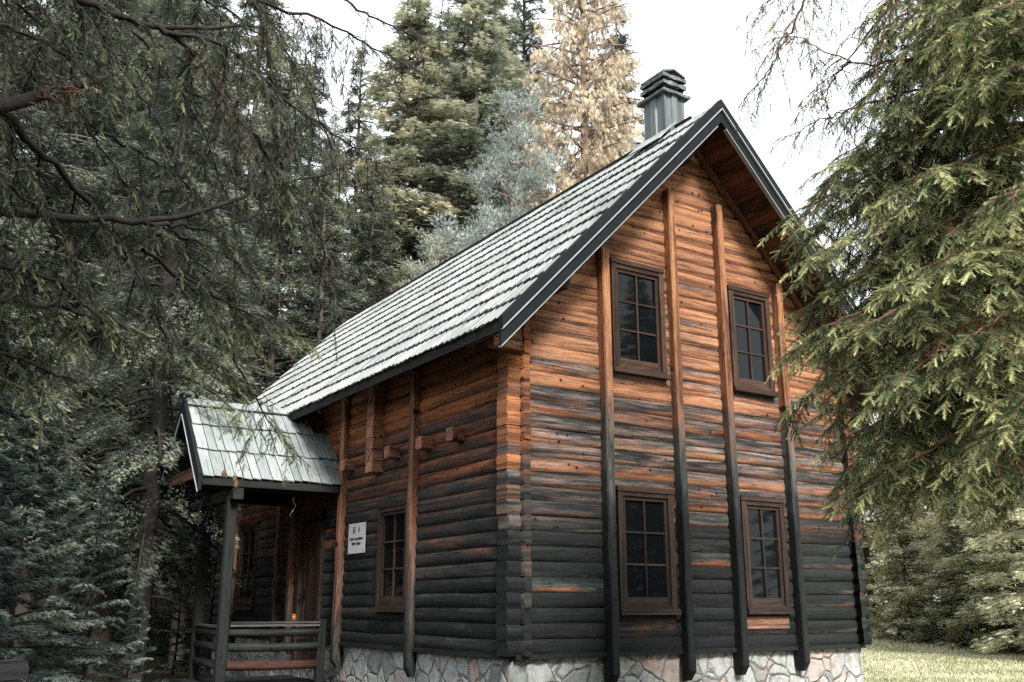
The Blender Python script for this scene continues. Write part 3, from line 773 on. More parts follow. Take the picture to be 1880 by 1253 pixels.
# --- sign
sg = empty('visitor_sign', (-.075, 3.60, 1.30)); tag(sg, 'white visitor centre notice screwed to the dark log wall beside the porch', 'sign')
def in_sign(mb, name, mat, loc0=(-.075, 3.60, 1.30)):
    mb.v = [tuple(a-b for a, b in zip(v, loc0)) for v in mb.v]; return mb.build(name, M[mat], sg)
SX = -.078; SY, SZ = 3.59, 1.305; SW, SH = .255, .19
mb = MB(); mb.box((SX, SY-SW, SZ-SH), (SX+.014, SY+SW, SZ+SH)); in_sign(mb, 'panel', 'white_sign')
for a in (-1, 1):
    for b in (-1, 1):
        mb = MB(); c = Vector((SX-.004, SY+a*(SW-.03), SZ+b*(SH-.03))); mb.tube([c, c+Vector((.006, 0, 0))], .010, 10); in_sign(mb, 'screw', 'screw')
def lettering(txt, size, y, z, sx=1.):
    cu = bpy.data.curves.new('t', 'FONT'); cu.body = txt; cu.size = size; cu.extrude = .0012; cu.align_x = 'CENTER'; cu.align_y = 'CENTER'; cu.offset = .0012
    tmp = bpy.data.objects.new('t', cu); COL.objects.link(tmp)
    dg = bpy.context.evaluated_depsgraph_get(); me = bpy.data.meshes.new_from_object(tmp.evaluated_get(dg)); bpy.data.objects.remove(tmp)
    ob = bpy.data.objects.new('lettering', me); COL.objects.link(ob); me.materials.clear(); me.materials.append(M['sign_ink']); ob.parent = sg
    # text x runs towards -y (left to right for someone facing the wall), text y is up, normal -x
    ob.matrix_local = Matrix(((0, 0, -1, SX-.003+.075), (-sx, 0, 0, y-3.60), (0, 1, 0, z-1.30), (0, 0, 0, 1)))
lettering('Centar za posjetioce', .052, SY, SZ-.005, .92); lettering('Visitor Center', .052, SY, SZ-.067, .92)
mb = MB()                                                    # left emblem: a dark square badge with pale bars
yb, zb = SY+.07, SZ+.105
mb.box((SX-.003, yb-.034, zb-.042), (SX-.001, yb+.034, zb-.034)); mb.box((SX-.003, yb-.034, zb+.034), (SX-.001, yb+.034, zb+.042))
mb.box((SX-.003, yb+.012, zb-.034), (SX-.001, yb+.034, zb+.034)); mb.box((SX-.003, yb-.030, zb-.006), (SX-.001, yb+.012, zb+.010)); mb.box((SX-.003, yb-.034, zb-.034), (SX-.001, yb-.020, zb-.012)); mb.box((SX-.003, yb-.034, zb+.014), (SX-.001, yb-.022, zb+.034))
in_sign(mb, 'emblem', 'sign_ink')
mb = MB(); yb = SY-.075
pts = [(math.cos(a)*.018, math.sin(a)*.026-.008) for a in np.linspace(math.pi*.95, math.pi*2.05, 10)]+[(.008, .02), (.014, .046), (-.012, .03)]
mb.quad([(SX-.002, yb-a, zb+b) for a, b in pts]); mb.quad([(SX-.0005, yb-a, zb+b) for a, b in pts][::-1]); in_sign(mb, 'emblem', 'sign_ink')

# --- bench near the camera, lower left
bp = at(48, 1210, 5.2); bdir = (at(-200, 1215, 4.6)-bp); bdir.z = 0; bdir.normalize(); bn = Vector((-bdir.y, bdir.x, 0))
bz = ground_z(bp.x, bp.y)
bench = empty('park_bench', (bp.x, bp.y, bz)); tag(bench, 'grey weathered plank bench at the lower left edge, seen from behind', 'bench')
def blk(name, a0, a1, n0, n1, z0, z1, mat='bench', rnd=0.):
    mb = MB()
    L = lambda a, n, z: bdir*a+bn*n+Vector((0, 0, z-bz))
    if rnd:                                                   # plank with a rounded end
        pr_ = [(a1, z0), (a1, z1), (a0+rnd, z1), (a0+rnd*.35, z1-rnd*.35), (a0, z1-rnd), (a0, z0+rnd*.6), (a0+rnd*.35, z0+.0)]
        mb.quad([L(a, n0, z) for a, z in pr_], [(a, 5+.9*(z-z0)/(z1-z0)) for a, z in pr_]); mb.quad([L(a, n1, z) for a, z in pr_[::-1]], [(a, 5+.9*(z-z0)/(z1-z0)) for a, z in pr_[::-1]])
        for i in range(len(pr_)):
            p, q = pr_[i], pr_[(i+1) % len(pr_)]; mb.quad([L(p[0], n0, p[1]), L(p[0], n1, p[1]), L(q[0], n1, q[1]), L(q[0], n0, q[1])], [(0, 9.1), (0, 9.9), (.3, 9.9), (.3, 9.1)])
    else: mb.hexa([L(a, n, z) for a in (a0, a1) for n in (n0, n1) for z in (z0, z1)])
    mb.build(name, M[mat], bench)
zt_ = bp.z
blk('backrest_plank', 0, 1.7, -.02, .02, zt_-.085, zt_, rnd=.035); blk('backrest_plank', .003, 1.7, -.022, .018, zt_-.185, zt_-.088, rnd=.03)
blk('seat', .02, 1.7, .04, .42, bz+.42, bz+.46); 
for a in (.25, 1.45):
    blk('leg', a, a+.08, -.0-.06, -.021, bz, zt_-.03); blk('leg', a, a+.08, .32, .40, bz, bz+.419)

# ------------------------------------------------------------------ vegetation
def leaf_mesh(name, T, tint, mat, parent=None):
    """T: (n,3,3) triangles, tint: (n,)"""
    n = len(T); me = bpy.data.meshes.new(name)
    me.vertices.add(n*3); me.vertices.foreach_set('co', T.astype(np.float32).ravel())
    me.loops.add(n*3); me.loops.foreach_set('vertex_index', np.arange(n*3, dtype=np.int32))
    me.polygons.add(n); me.polygons.foreach_set('loop_start', np.arange(0, n*3, 3, dtype=np.int32))
    me.update(calc_edges=False)
    a = me.attributes.new('tint', 'FLOAT', 'POINT'); a.data.foreach_set('value', np.repeat(np.clip(tint, 0, 1), 3).astype(np.float32))
    me.materials.append(M[mat]); o = bpy.data.objects.new(name, me); COL.objects.link(o); o.parent = parent
    return o
def unit(a): return a/np.maximum(np.linalg.norm(a, axis=-1, keepdims=True), 1e-9)
def place(tmpl, ttint, pos, d, scale, tint, rng, roll=.5):
    """copies of a template (k,3,3) lying along +x, to pos (n,3) along d (n,3)"""
    n = len(pos); d = unit(d); up = np.array([0, 0, 1.])+rng.normal(0, roll, (n, 3))
    s = unit(np.cross(up, d)); u = np.cross(d, s)
    B = np.stack([d, s, u], 1)*scale[:, None, None]                     # rows
    T = np.einsum('kvi,nij->nkvj', tmpl, B)+pos[:, None, None, :]
    tt = (tint[:, None]+ttint[None, :])
    return T.reshape(-1, 3, 3), tt.ravel()
def needle_template(rng, n=18, nl=.24, wd=.035, curl=.0):
    T = []; t_ = []
    for i in range(n):
        x = (i+.3)/n*.95; sd = 1 if i % 2 else -1; a = R(rng.uniform(35, 60)); e = rng.uniform(-.25, .75)
        l = nl*(1-.35*x)*rng.uniform(.8, 1.15)
        d = np.array([math.cos(a), sd*math.sin(a)*math.cos(e), math.sin(a)*math.sin(e)]); b = np.array([x, 0, 0])
        T.append([b-np.array([wd/2, 0, 0]), b+np.array([wd/2, 0, 0]), b+d*l]); t_.append(.10*x)
    T.append([[0, -.02, 0], [0, .02, 0], [1.0, 0, .0]]); t_.append(-.08)
    T.append([[.8, -.05, 0], [.8, .05, .02], [1.12, 0, .02]]); t_.append(.12)
    return np.array(T, float), np.array(t_)
def fan_template(rng, n=5, w=.10):
    T = []; t_ = []
    for i in range(n):
        a = (i/(n-1)-.5)*2.0 if n > 1 else 0; x0 = .45*(1-abs(a)); l = .62*rng.uniform(.8, 1.15)*(1-.2*abs(a))
        d = np.array([math.cos(a), math.sin(a), rng.uniform(-.35, .1)]); p = np.array([-d[1], d[0], 0])*w
        b = np.array([x0, 0, 0]); T.append([b-p, b+p+[0, 0, .03], b+d*l]); t_.append(.08*(1-abs(a)))
    T.append([[0, -.04, 0], [0, .04, 0], [.7, 0, -.02]]); t_.append(-.06)
    return np.array(T, float), np.array(t_)
def crown(seed, H, Rd, z0=.12, nb=170, dens=9., spray=.30, droop=.35, elev=(-5, 32), style='spruce', shape=.8, tb=0., vj=.10, bend=None, w=.10, gap=.12):
    """sprays and boughs of one conifer standing at the origin"""
    rng = np.random.default_rng(seed); tm, tt = fan_template(rng, 7, w*.62)
    pos = []; dr = []; sc = []; ti = []; boughs = []
    for i in range(nb):
        t = ((i+rng.uniform(0, 1))/nb)
        h = H*(z0+(1-z0)*(t**.92)); rel = (h/H-z0)/(1-z0)
        if rng.uniform() < gap: continue
        L = Rd*((1-rel)**shape)*rng.uniform(.62, 1.12)+.12
        if style == 'pine': L = Rd*((1-rel)**.65)*rng.uniform(.45, 1.15)+.2
        if rel < .12: L *= .55+rel*3.5
        az = i*2.39996+rng.uniform(-.5, .5); el = R(elev[0]+(elev[1]-elev[0])*rel+rng.uniform(-9, 9))
        o = np.array([math.cos(az), math.sin(az), 0.]); base = np.array([0, 0, h])
        if bend: base = base+np.array(bend(h/H))
        def bp_(s): return base+o*(L*s*math.cos(el))[..., None]+np.array([0, 0, 1.])*(L*(s*math.sin(el)-droop*s*s+.12*droop*s**4))[..., None] if hasattr(s, '__len__') else base+o*(L*s*math.cos(el))+np.array([0, 0, 1.])*(L*(s*math.sin(el)-droop*s*s+.12*droop*s**4))
        ss = np.linspace(0, .97, 5); boughs.append((bp_(ss), L))
        n = max(4, int(dens*L*L**.35*3.2))
        if style == 'pine':
            k = max(2, int(L*2.2)); cs = rng.uniform(.45, 1.02, k); cid = rng.integers(0, k, n)
            c = bp_(cs)+rng.normal(0, .16, (k, 3)); p = c[cid]+rng.normal(0, .10+.035*L, (n, 3))*[1, 1, .7]
            d = unit(p-c[cid])*.8+o*.4+np.array([0, 0, .5]); tn = tb+.5+(p-c[cid])[:, 2]*1.2+rng.normal(0, .12, n)
            pos.append(p); dr.append(d); sc.append(spray*rng.uniform(.7, 1.2, n)); ti.append(tn); continue
        s = rng.uniform(.12, 1., n)**.8; side = rng.choice([-1, 1], n); wmax = (.34*L*(1-s)**.75+.07)
        off = side*wmax*rng.uniform(0, 1, n)**.7
        lat = np.array([-o[1], o[0], 0.])
        p = bp_(s)+lat*off[:, None]; 
        if style == 'fir':                                    # foliage gathered in dense tufts along the bough
            kk = max(3, int(L*6)); cs = rng.uniform(.15, 1., kk); co = rng.choice([-1, 1], kk)*(.34*L*(1-cs)**.75+.05)*rng.uniform(.1, 1, kk); ci = rng.integers(0, kk, n)
            s, off = cs[ci], co[ci]; p = bp_(s)+lat*off[:, None]+rng.normal(0, .085, (n, 3))*[1, 1, .7]; cb = rng.normal(0, .16, kk)[ci]
        p[:, 2] -= np.abs(off)*.30+rng.uniform(0, vj, n)*(1+L*.3)
        d = o*(.9-.3*np.abs(off/wmax))[:, None]+lat*(side*.55)[:, None]+np.array([0, 0, -.22])
        if style == 'weep': p[:, 2] -= rng.uniform(0, .42, n); d = d*.3+np.array([0, 0, -1.]); 
        bt = rng.normal(0, .10)
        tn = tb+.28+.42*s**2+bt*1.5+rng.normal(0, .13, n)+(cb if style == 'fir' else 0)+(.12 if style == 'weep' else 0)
        pos.append(p); dr.append(d+rng.normal(0, .18, (n, 3))); sc.append(spray*rng.uniform(.65, 1.25, n)); ti.append(tn)
    pos, dr, sc, ti = map(np.concatenate, (pos, dr, sc, ti))
    T, tn = place(tm, tt, pos, dr, sc, ti, rng, .35)
    return T, tn, boughs
class Tubes:
    def __init__(s): s.m = MB()
    def add(s, pts, r, n=6): s.m.tube([tuple(p) for p in pts], r, n, caps=False)
def conifer(name, seed, H, Rd, leaf, bark, tr=.16, dead=0, limbs=True, **k):
    T, tn, boughs = crown(seed, H, Rd, **k)
    root = empty(name)
    leaf_mesh('crown', T, tn, leaf, root)
    mb = Tubes(); bend = k.get('bend'); rng = np.random.default_rng(seed+99)
    zz = np.linspace(-.3/H, 1, 12)
    mb.add([np.array([0, 0, H*z])+(np.array(bend(z)) if bend else 0)+np.array([.03*math.sin(z*9), .03*math.cos(z*7), 0]) for z in zz], [tr*(1-.93*max(z, 0)) for z in zz], 10)
    if limbs:
        for p, L in boughs[::1]:
            if L > .5: mb.add(p, [tr*(.22 if k.get('style') == 'pine' else .2)*(1-.8*q)+.004 for q in np.linspace(0, 1, len(p))], 4)
    for i in range(dead):
        h = rng.uniform(.08, .55)*H; az = rng.uniform(0, 6.28); L = rng.uniform(.5, 1.6)
        o = np.array([math.cos(az), math.sin(az), 0]); s = np.linspace(0, 1, 5)
        pts = np.array([0, 0, h])+o*(L*s)[:, None]+np.array([0, 0, -1.])*(L*.35*s**2)[:, None]+rng.normal(0, .02, (5, 3))*s[:, None]
        mb.add(pts, [.018*(1-.7*q)+.003 for q in s], 4)
    mb.m.build('trunk', M[bark], root)
    return root
def put(root, u, D, sc=1., rz_=0., label=None, cat=None, group=None, dz=0., first=False, wide=1.):
    r = root
    if not first:
        r = root.copy(); COL.objects.link(r)
        for ch in root.children:
            c = ch.copy(); COL.objects.link(c); c.parent = r
    d = ray(u, 1100); k = D/math.hypot(d.x, d.y); x, y = CAM.x+d.x*k, CAM.y+d.y*k
    r.location = (x, y, ground_z(x, y)-.1+dz); r.rotation_euler = (0, 0, rz_); r.scale = (sc*wide, sc*wide, sc)
    tag(r, label, cat or 'tree', group); return r

# --- prototypes of the forest trees
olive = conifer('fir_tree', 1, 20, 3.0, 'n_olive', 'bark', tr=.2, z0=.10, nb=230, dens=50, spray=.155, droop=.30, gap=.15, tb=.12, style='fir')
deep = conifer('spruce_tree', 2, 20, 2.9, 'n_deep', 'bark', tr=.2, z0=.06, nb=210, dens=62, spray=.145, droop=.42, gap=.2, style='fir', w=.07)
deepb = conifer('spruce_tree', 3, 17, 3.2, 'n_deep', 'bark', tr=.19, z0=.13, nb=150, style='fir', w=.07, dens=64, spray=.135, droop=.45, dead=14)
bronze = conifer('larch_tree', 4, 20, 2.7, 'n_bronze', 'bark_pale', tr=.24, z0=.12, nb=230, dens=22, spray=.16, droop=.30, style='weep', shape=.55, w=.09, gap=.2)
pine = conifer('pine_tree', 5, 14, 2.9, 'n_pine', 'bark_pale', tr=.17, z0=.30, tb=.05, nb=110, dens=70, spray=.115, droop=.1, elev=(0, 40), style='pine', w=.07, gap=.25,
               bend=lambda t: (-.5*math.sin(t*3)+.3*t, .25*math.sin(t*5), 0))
sunny = conifer('spruce_tree', 6, 9, 2.3, 'n_sunny', 'bark', tr=.13, z0=.02, tb=.42, nb=150, dens=60, spray=.13, droop=.36, style='fir')  # tint raised by tb so the crown looks sunlit
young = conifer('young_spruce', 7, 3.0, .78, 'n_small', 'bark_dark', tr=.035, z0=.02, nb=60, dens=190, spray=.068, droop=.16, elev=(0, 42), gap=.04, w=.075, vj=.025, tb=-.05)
young2 = conifer('young_spruce', 8, 3.2, .72, 'n_small', 'bark_dark', tr=.035, z0=.02, nb=56, dens=190, spray=.068, droop=.18, elev=(-4, 38), gap=.06, w=.075, vj=.025, tb=-.05)

G = 'conifers of the dark forest left of the cabin'
# behind the roof, left to right
put(olive, 735, 28, 1.0, .4, 'pale olive fir rising behind the roof, leftmost of the olive firs', group='tall trees behind the cabin roof', first=True, wide=1.45)
put(olive, 862, 28, 1.12, 2.2, 'dense olive fir behind the middle of the roof, its top out of the frame', group='tall trees behind the cabin roof', wide=1.4)
put(olive, 800, 36, 1.15, 4.2, 'pale fir farther back between the two nearer olive firs', group='tall trees behind the cabin roof', wide=1.4)
put(olive, 915, 38, 1.22, 5.2, 'far fir filling the gap left of the dark green spruce', group='tall trees behind the cabin roof', wide=1.2)
put(deep, 968, 33, 1.25, 1.0, 'dark green spruce seen between the olive fir and the bronze larch', group='tall trees behind the cabin roof', first=True)
put(bronze, 1092, 24.5, 1.03, 0, 'bronze weeping larch beside the chimney, tallest golden brown tree', group='tall trees behind the cabin roof', first=True, wide=1.2)
put(deep, 1165, 31, 1.12, 3.0, 'dark spruce half hidden behind the right side of the bronze larch', group='tall trees behind the cabin roof')
put(pine, 940, 23.2, 1.0, .3, 'blue green pine in front of the firs, its pointed top left of the larch', group='blue green pines behind the roof', first=True)
put(pine, 775, 21.8, .70, 2.1, 'low blue green pine with broken pink limbs just above the roof ridge', group='blue green pines behind the roof')
put(pine, 1000, 24.8, .70, 4., 'small blue green pine tucked under the bronze larch by the ridge', group='blue green pines behind the roof')
put(deepb, 655, 25, .78, 0, 'dark spruce standing where the roof ridge ends, beyond the far verge', group=G, first=True)
put(deepb, 560, 22.5, .72, 1.3, 'dark spruce over the far eave, second one left of the roof end', group=G)
put(deep, 620, 34, 1.0, .7, 'tall spruce far behind the end of the roof ridge', group=G)
left = [(470, 24, .95, 1), (400, 29, 1.1, 0), (335, 21, .85, 1), (262, 26, 1.1, 0), (190, 20, .95, 1), (120, 25, 1.1, 0), (45, 19, .95, 1), (-40, 23, 1.1, 0), (-130, 18, 1., 1),
        (520, 38, 1.1, 0), (300, 36, 1.15, 0), (150, 35, 1.15, 0), (10, 33, 1.2, 0), (440, 45, 1.2, 0), (700, 42, 1.0, 0), (570, 50, 1.1, 0), (80, 46, 1.2, 0), (230, 48, 1.2, 0), (360, 52, 1.2, 0)]
nm_ = {0: 'straight dark spruce', 1: 'dark spruce with bare dead lower limbs'}
for i, (u, D, s, kd) in enumerate(left):
    where = ['above the porch roof', 'behind the porch ridge', 'just left of the porch gable', 'behind the grey standing trunk', 'behind the young spruces', 'behind the left young spruces', 'at the left edge of the picture', 'off the left edge', 'off the left edge, nearest'][i] if i < 9 else \
        ['deep in the forest above the main roof eave', 'deep in the forest left of the porch', 'deep in the forest over the smaller young spruce', 'deep in the forest at the left edge', 'far back, between the porch ridge and main roof', 'far back, right of the ridge end', 'far back over the far verge', 'farthest on the left', 'farthest behind the grey trunk', 'farthest left of the porch gable'][i-9]
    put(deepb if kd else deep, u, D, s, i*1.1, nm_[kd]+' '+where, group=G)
# big grey trunk between the young spruces and the porch
old = conifer('old_spruce', 12, 15, 1.75, 'n_deep', 'bark_dark', tr=.15, z0=.14, nb=150, w=.065, dens=90, spray=.09, droop=.6, dead=40)
put(old, 256, 14.6, 1., 0, 'thick grey bare trunk with dead branches left of the porch', first=True)
# young spruces, lower left
put(young, 30, 8.6, .98, 0, 'young spruce with pale tips at the left edge behind the bench', 'young tree', 'young spruces in the shade', first=True)
put(young2, 165, 10.4, .82, 0, 'young spruce in deep shade, second from the left edge', 'young tree', 'young spruces in the shade', first=True)
put(young, 245, 12.0, .50, 2., 'small young spruce at the foot of the thick grey trunk', 'young tree', 'young spruces in the shade')
put(young2, 330, 16.8, .75, 1., 'young spruce just left of the porch posts', 'young tree', 'young spruces in the shade')
put(young2, 95, 14.5, .95, 2.6, 'young spruce half hidden between the two nearest young spruces', 'young tree', 'young spruces in the shade')
put(young, -60, 7.4, .9, 1.6, 'young spruce cut by the left edge of the picture', 'young tree', 'young spruces in the shade')
# right side, beyond the meadow
GR = 'spruces beyond the meadow on the right'
for i, (u, D, s, r_) in enumerate([(1665, 31, .46, 0), (1775, 29.5, .50, 1), (1880, 27.5, .62, 2), (1600, 38, .95, 3), (1705, 36, .95, 4), (1815, 33, 1.05, 5), (1930, 29, 1.2, 6), (1500, 48, 1.0, 2), (1990, 24, .9, 1)]):
    put(sunny, u, D, s, r_, ['low sunlit spruce right beside the stone corner of the cabin', 'low sunlit spruce at the middle of the far meadow edge', 'sunlit spruce at the right edge of the meadow',
        'pale spruce behind the cabin corner, second row', 'pale spruce in the second row over the lowest spruce', 'pale spruce in the second row near the right edge', 'tall sunlit spruce at the far right edge', 'distant pale spruce hidden by the right verge', 'sunlit spruce just outside the right edge'][i], group=GR, first=(i == 0), wide=1.7 if i < 3 else 1.15)
for i, (u, D, s, r_) in enumerate([(1452, 36, .74, 1), (1560, 42, .82, 2), (1700, 40, .9, 3), (1840, 38, .9, .5)]):
    put(bronze, u, D, s, r_, ['bronze tree tip just right of the roof verge', 'bronze larch glimpsed behind the near branches right of the verge', 'bronze larch glimpsed behind the middle of the right branches', 'bronze larch glimpsed at the right edge'][i], group='bronze larches in the distance on the right')

for i, (x, y, s_, k_) in enumerate([(10, -17, .62, 0), (14, -14, .6, 1), (17, -18, .66, 0), (21, -14, .6, 1), (9, -22, .7, 0), (26, -17, .7, 1), (13.5, -21, .66, 1), (6.5, -24, .7, 0), (-5.2, -18, .86, 1), (-8.0, -14, .80, 0), (-7.2, -9.5, .52, 1), (-11, -8, .6, 0), (-12, -12, .66, 1), (-7, -21, .85, 0), (-15, -16, .8, 0)]):  # unseen trees added: right ones for window reflections, left ones to cast shade
    t_ = (deepb if k_ else olive).copy(); COL.objects.link(t_); t_.location = (x, y, ground_z(x, y)-.1); t_.scale = (s_*1.5, s_*1.5, s_); t_.rotation_euler = (0, 0, i)
    for ch in (deepb if k_ else olive).children:
        c = ch.copy(); COL.objects.link(c); c.parent = t_
    tag(t_, 'unseen conifer behind the viewer, added for window reflections and shade on the left', 'tree', 'unseen conifers added behind the viewer')

# --- near trees: limbs, branchlets, twigs with needles
class Near:
    def __init__(s, seed, bark):
        s.rng = np.random.default_rng(seed); s.t = Tubes(); s.p = []; s.d = []; s.s = []; s.c = []; s.bark = bark; s.n = 0
    def spline(s, pts, n):
        pts = np.array([tuple(p) for p in pts], float); k = len(pts)
        x = np.linspace(0, k-1, n); out = []
        for q in x:
            i = min(int(q), k-2); f = q-i
            p0, p1, p2, p3 = pts[max(i-1, 0)], pts[i], pts[i+1], pts[min(i+2, k-1)]
            out.append(.5*((2*p1)+(-p0+p2)*f+(2*p0-5*p1+4*p2-p3)*f*f+(-p0+3*p1-3*p2+p3)*f**3))
        return np.array(out)
    def twigs(s, pts, t0, tip, dens, size, hang, spread=.8):
        """needle twigs on both sides of a polyline"""
        L = np.linalg.norm(np.diff(pts, axis=0), axis=1).sum(); n = max(2, int(L*dens)); r = s.rng
        q = (np.arange(n)+r.uniform(0, 1, n))/n*(len(pts)-1.001); i = q.astype(int); f = (q-i)[:, None]
        P = pts[i]*(1-f)+pts[i+1]*f; D = unit(pts[i+1]-pts[i]); sd = np.where(np.arange(n) % 2, 1., -1.)[:, None]
        lat = unit(np.cross(D, np.array([0, 0, 1.])+r.normal(0, .3, (n, 3))))
        fr = q/(len(pts)-1)
        d = D*.75+lat*sd*spread+np.array([0, 0, -1.])*hang+r.normal(0, .12, (n, 3))
        s.p.append(P); s.d.append(d); s.s.append(size*r.uniform(.65, 1.2, n)*(1-.35*fr)); s.c.append(t0+tip*fr**1.5+r.normal(0, .07, n))
        s.p.append(pts[-2:-1]); s.d.append(pts[-1:]-pts[-2:-1]); s.s.append(np.array([size])); s.c.append(np.array([t0+tip]))
    def branchlet(s, p, d, L, r0, t0, tip, hang, dens, size, sub=True, bare=.0):
        r = s.rng; n = 7; q = np.linspace(0, 1, n)
        d = unit(np.array(d)); g = np.array([0, 0, -1.])
        pts = p+d*(L*q)[:, None]+g*(hang*L*q**1.8)[:, None]+np.cumsum(r.normal(0, .018*L, (n, 3)), axis=0)*q[:, None]
        s.t.add(pts, [r0*.6*(1-.8*x)+.0009 for x in q], 4)
        s.twigs(pts[int(n*bare):], t0, tip, dens, size, hang*.5+.08)
        if sub and L > .28:
            m = int(L/.085)
            for k in range(m):
                f = (k+.6)/m*.86+.08; j = f*(n-1); i = int(j); pp = pts[i]*(1-(j-i))+pts[min(i+1, n-1)]*(j-i)
                D = unit(pts[min(i+1, n-1)]-pts[i]); lat = unit(np.cross(D, g)); sd = 1 if k % 2 else -1
                dd = D*.65+lat*sd*.75+r.normal(0, .18, 3)+g*hang*.35
                s.branchlet(pp, dd, L*.42*(1-f*.6)*r.uniform(.6, 1.2)+.05, r0*.5, t0+r.normal(0, .08), tip*r.uniform(.5, 1.25), hang*1.1+.1, dens, size, False)
    def limb(s, pts, r0, r1, L, hang, start=.15, step=.11, t0=.35, tip=.3, dens=42, size=.085, sides=(-1, 1), n=26, skip=.1, down=.25, fwd=.7, bare=0., taper=.55):
        r = s.rng; P = s.spline(pts, n); g = np.array([0, 0, -1.])
        P[1:-1] += r.normal(0, .008, P[1:-1].shape)
        s.t.add(P, [r0+(r1-r0)*q for q in np.linspace(0, 1, n)], 7)
        seg = np.linalg.norm(np.diff(P, axis=0), axis=1); tot = seg.sum(); m = int(tot*(1-start)/step); cum = np.concatenate([[0], np.cumsum(seg)])/tot
        for k in range(m):
            if r.uniform() < skip: continue
            f = start+(1-start)*(k+r.uniform(0, .8))/m; i = min(np.searchsorted(cum, f)-1, n-2); i = max(i, 0)
            a = (f-cum[i])/(cum[i+1]-cum[i]+1e-9); pp = P[i]*(1-a)+P[i+1]*a; D = unit(P[i+1]-P[i])
            lat = unit(np.cross(D, g)); sd = sides[k % len(sides)]
            dd = D*fwd+lat*sd*.75+g*down+r.normal(0, .16, 3)
            s.branchlet(pp, dd, L*(1-taper*f)*r.uniform(.55, 1.2), max(r1*1.2, .0035), t0+r.normal(0, .13), tip, hang*r.uniform(.6, 1.3), dens, size, bare=bare)
        s.branchlet(P[-1], P[-1]-P[-2], L*.5, r1, t0+.05, tip, hang, dens, size)
        return P
    def build(s, root, leaf):
        tmpl = [needle_template(s.rng, 34, .24, .050) for _ in range(3)]
        p, d, sz, c = map(np.concatenate, (s.p, s.d, s.s, s.c)); Ts = []; ts = []
        pick = s.rng.integers(0, 3, len(p))
        for k in range(3):
            m = pick == k; T, t_ = place(tmpl[k][0], tmpl[k][1], p[m], d[m], sz[m], c[m], s.rng, .5); Ts.append(T); ts.append(t_)
        T = np.concatenate(Ts)-np.array(root.location)
        leaf_mesh('crown', T, np.concatenate(ts), leaf, root); print('near tris', len(T))
        s.t.m.v = [tuple(np.array(v)-np.array(root.location)) for v in s.t.m.v]
        s.t.m.build('trunk', M[s.bark], root)

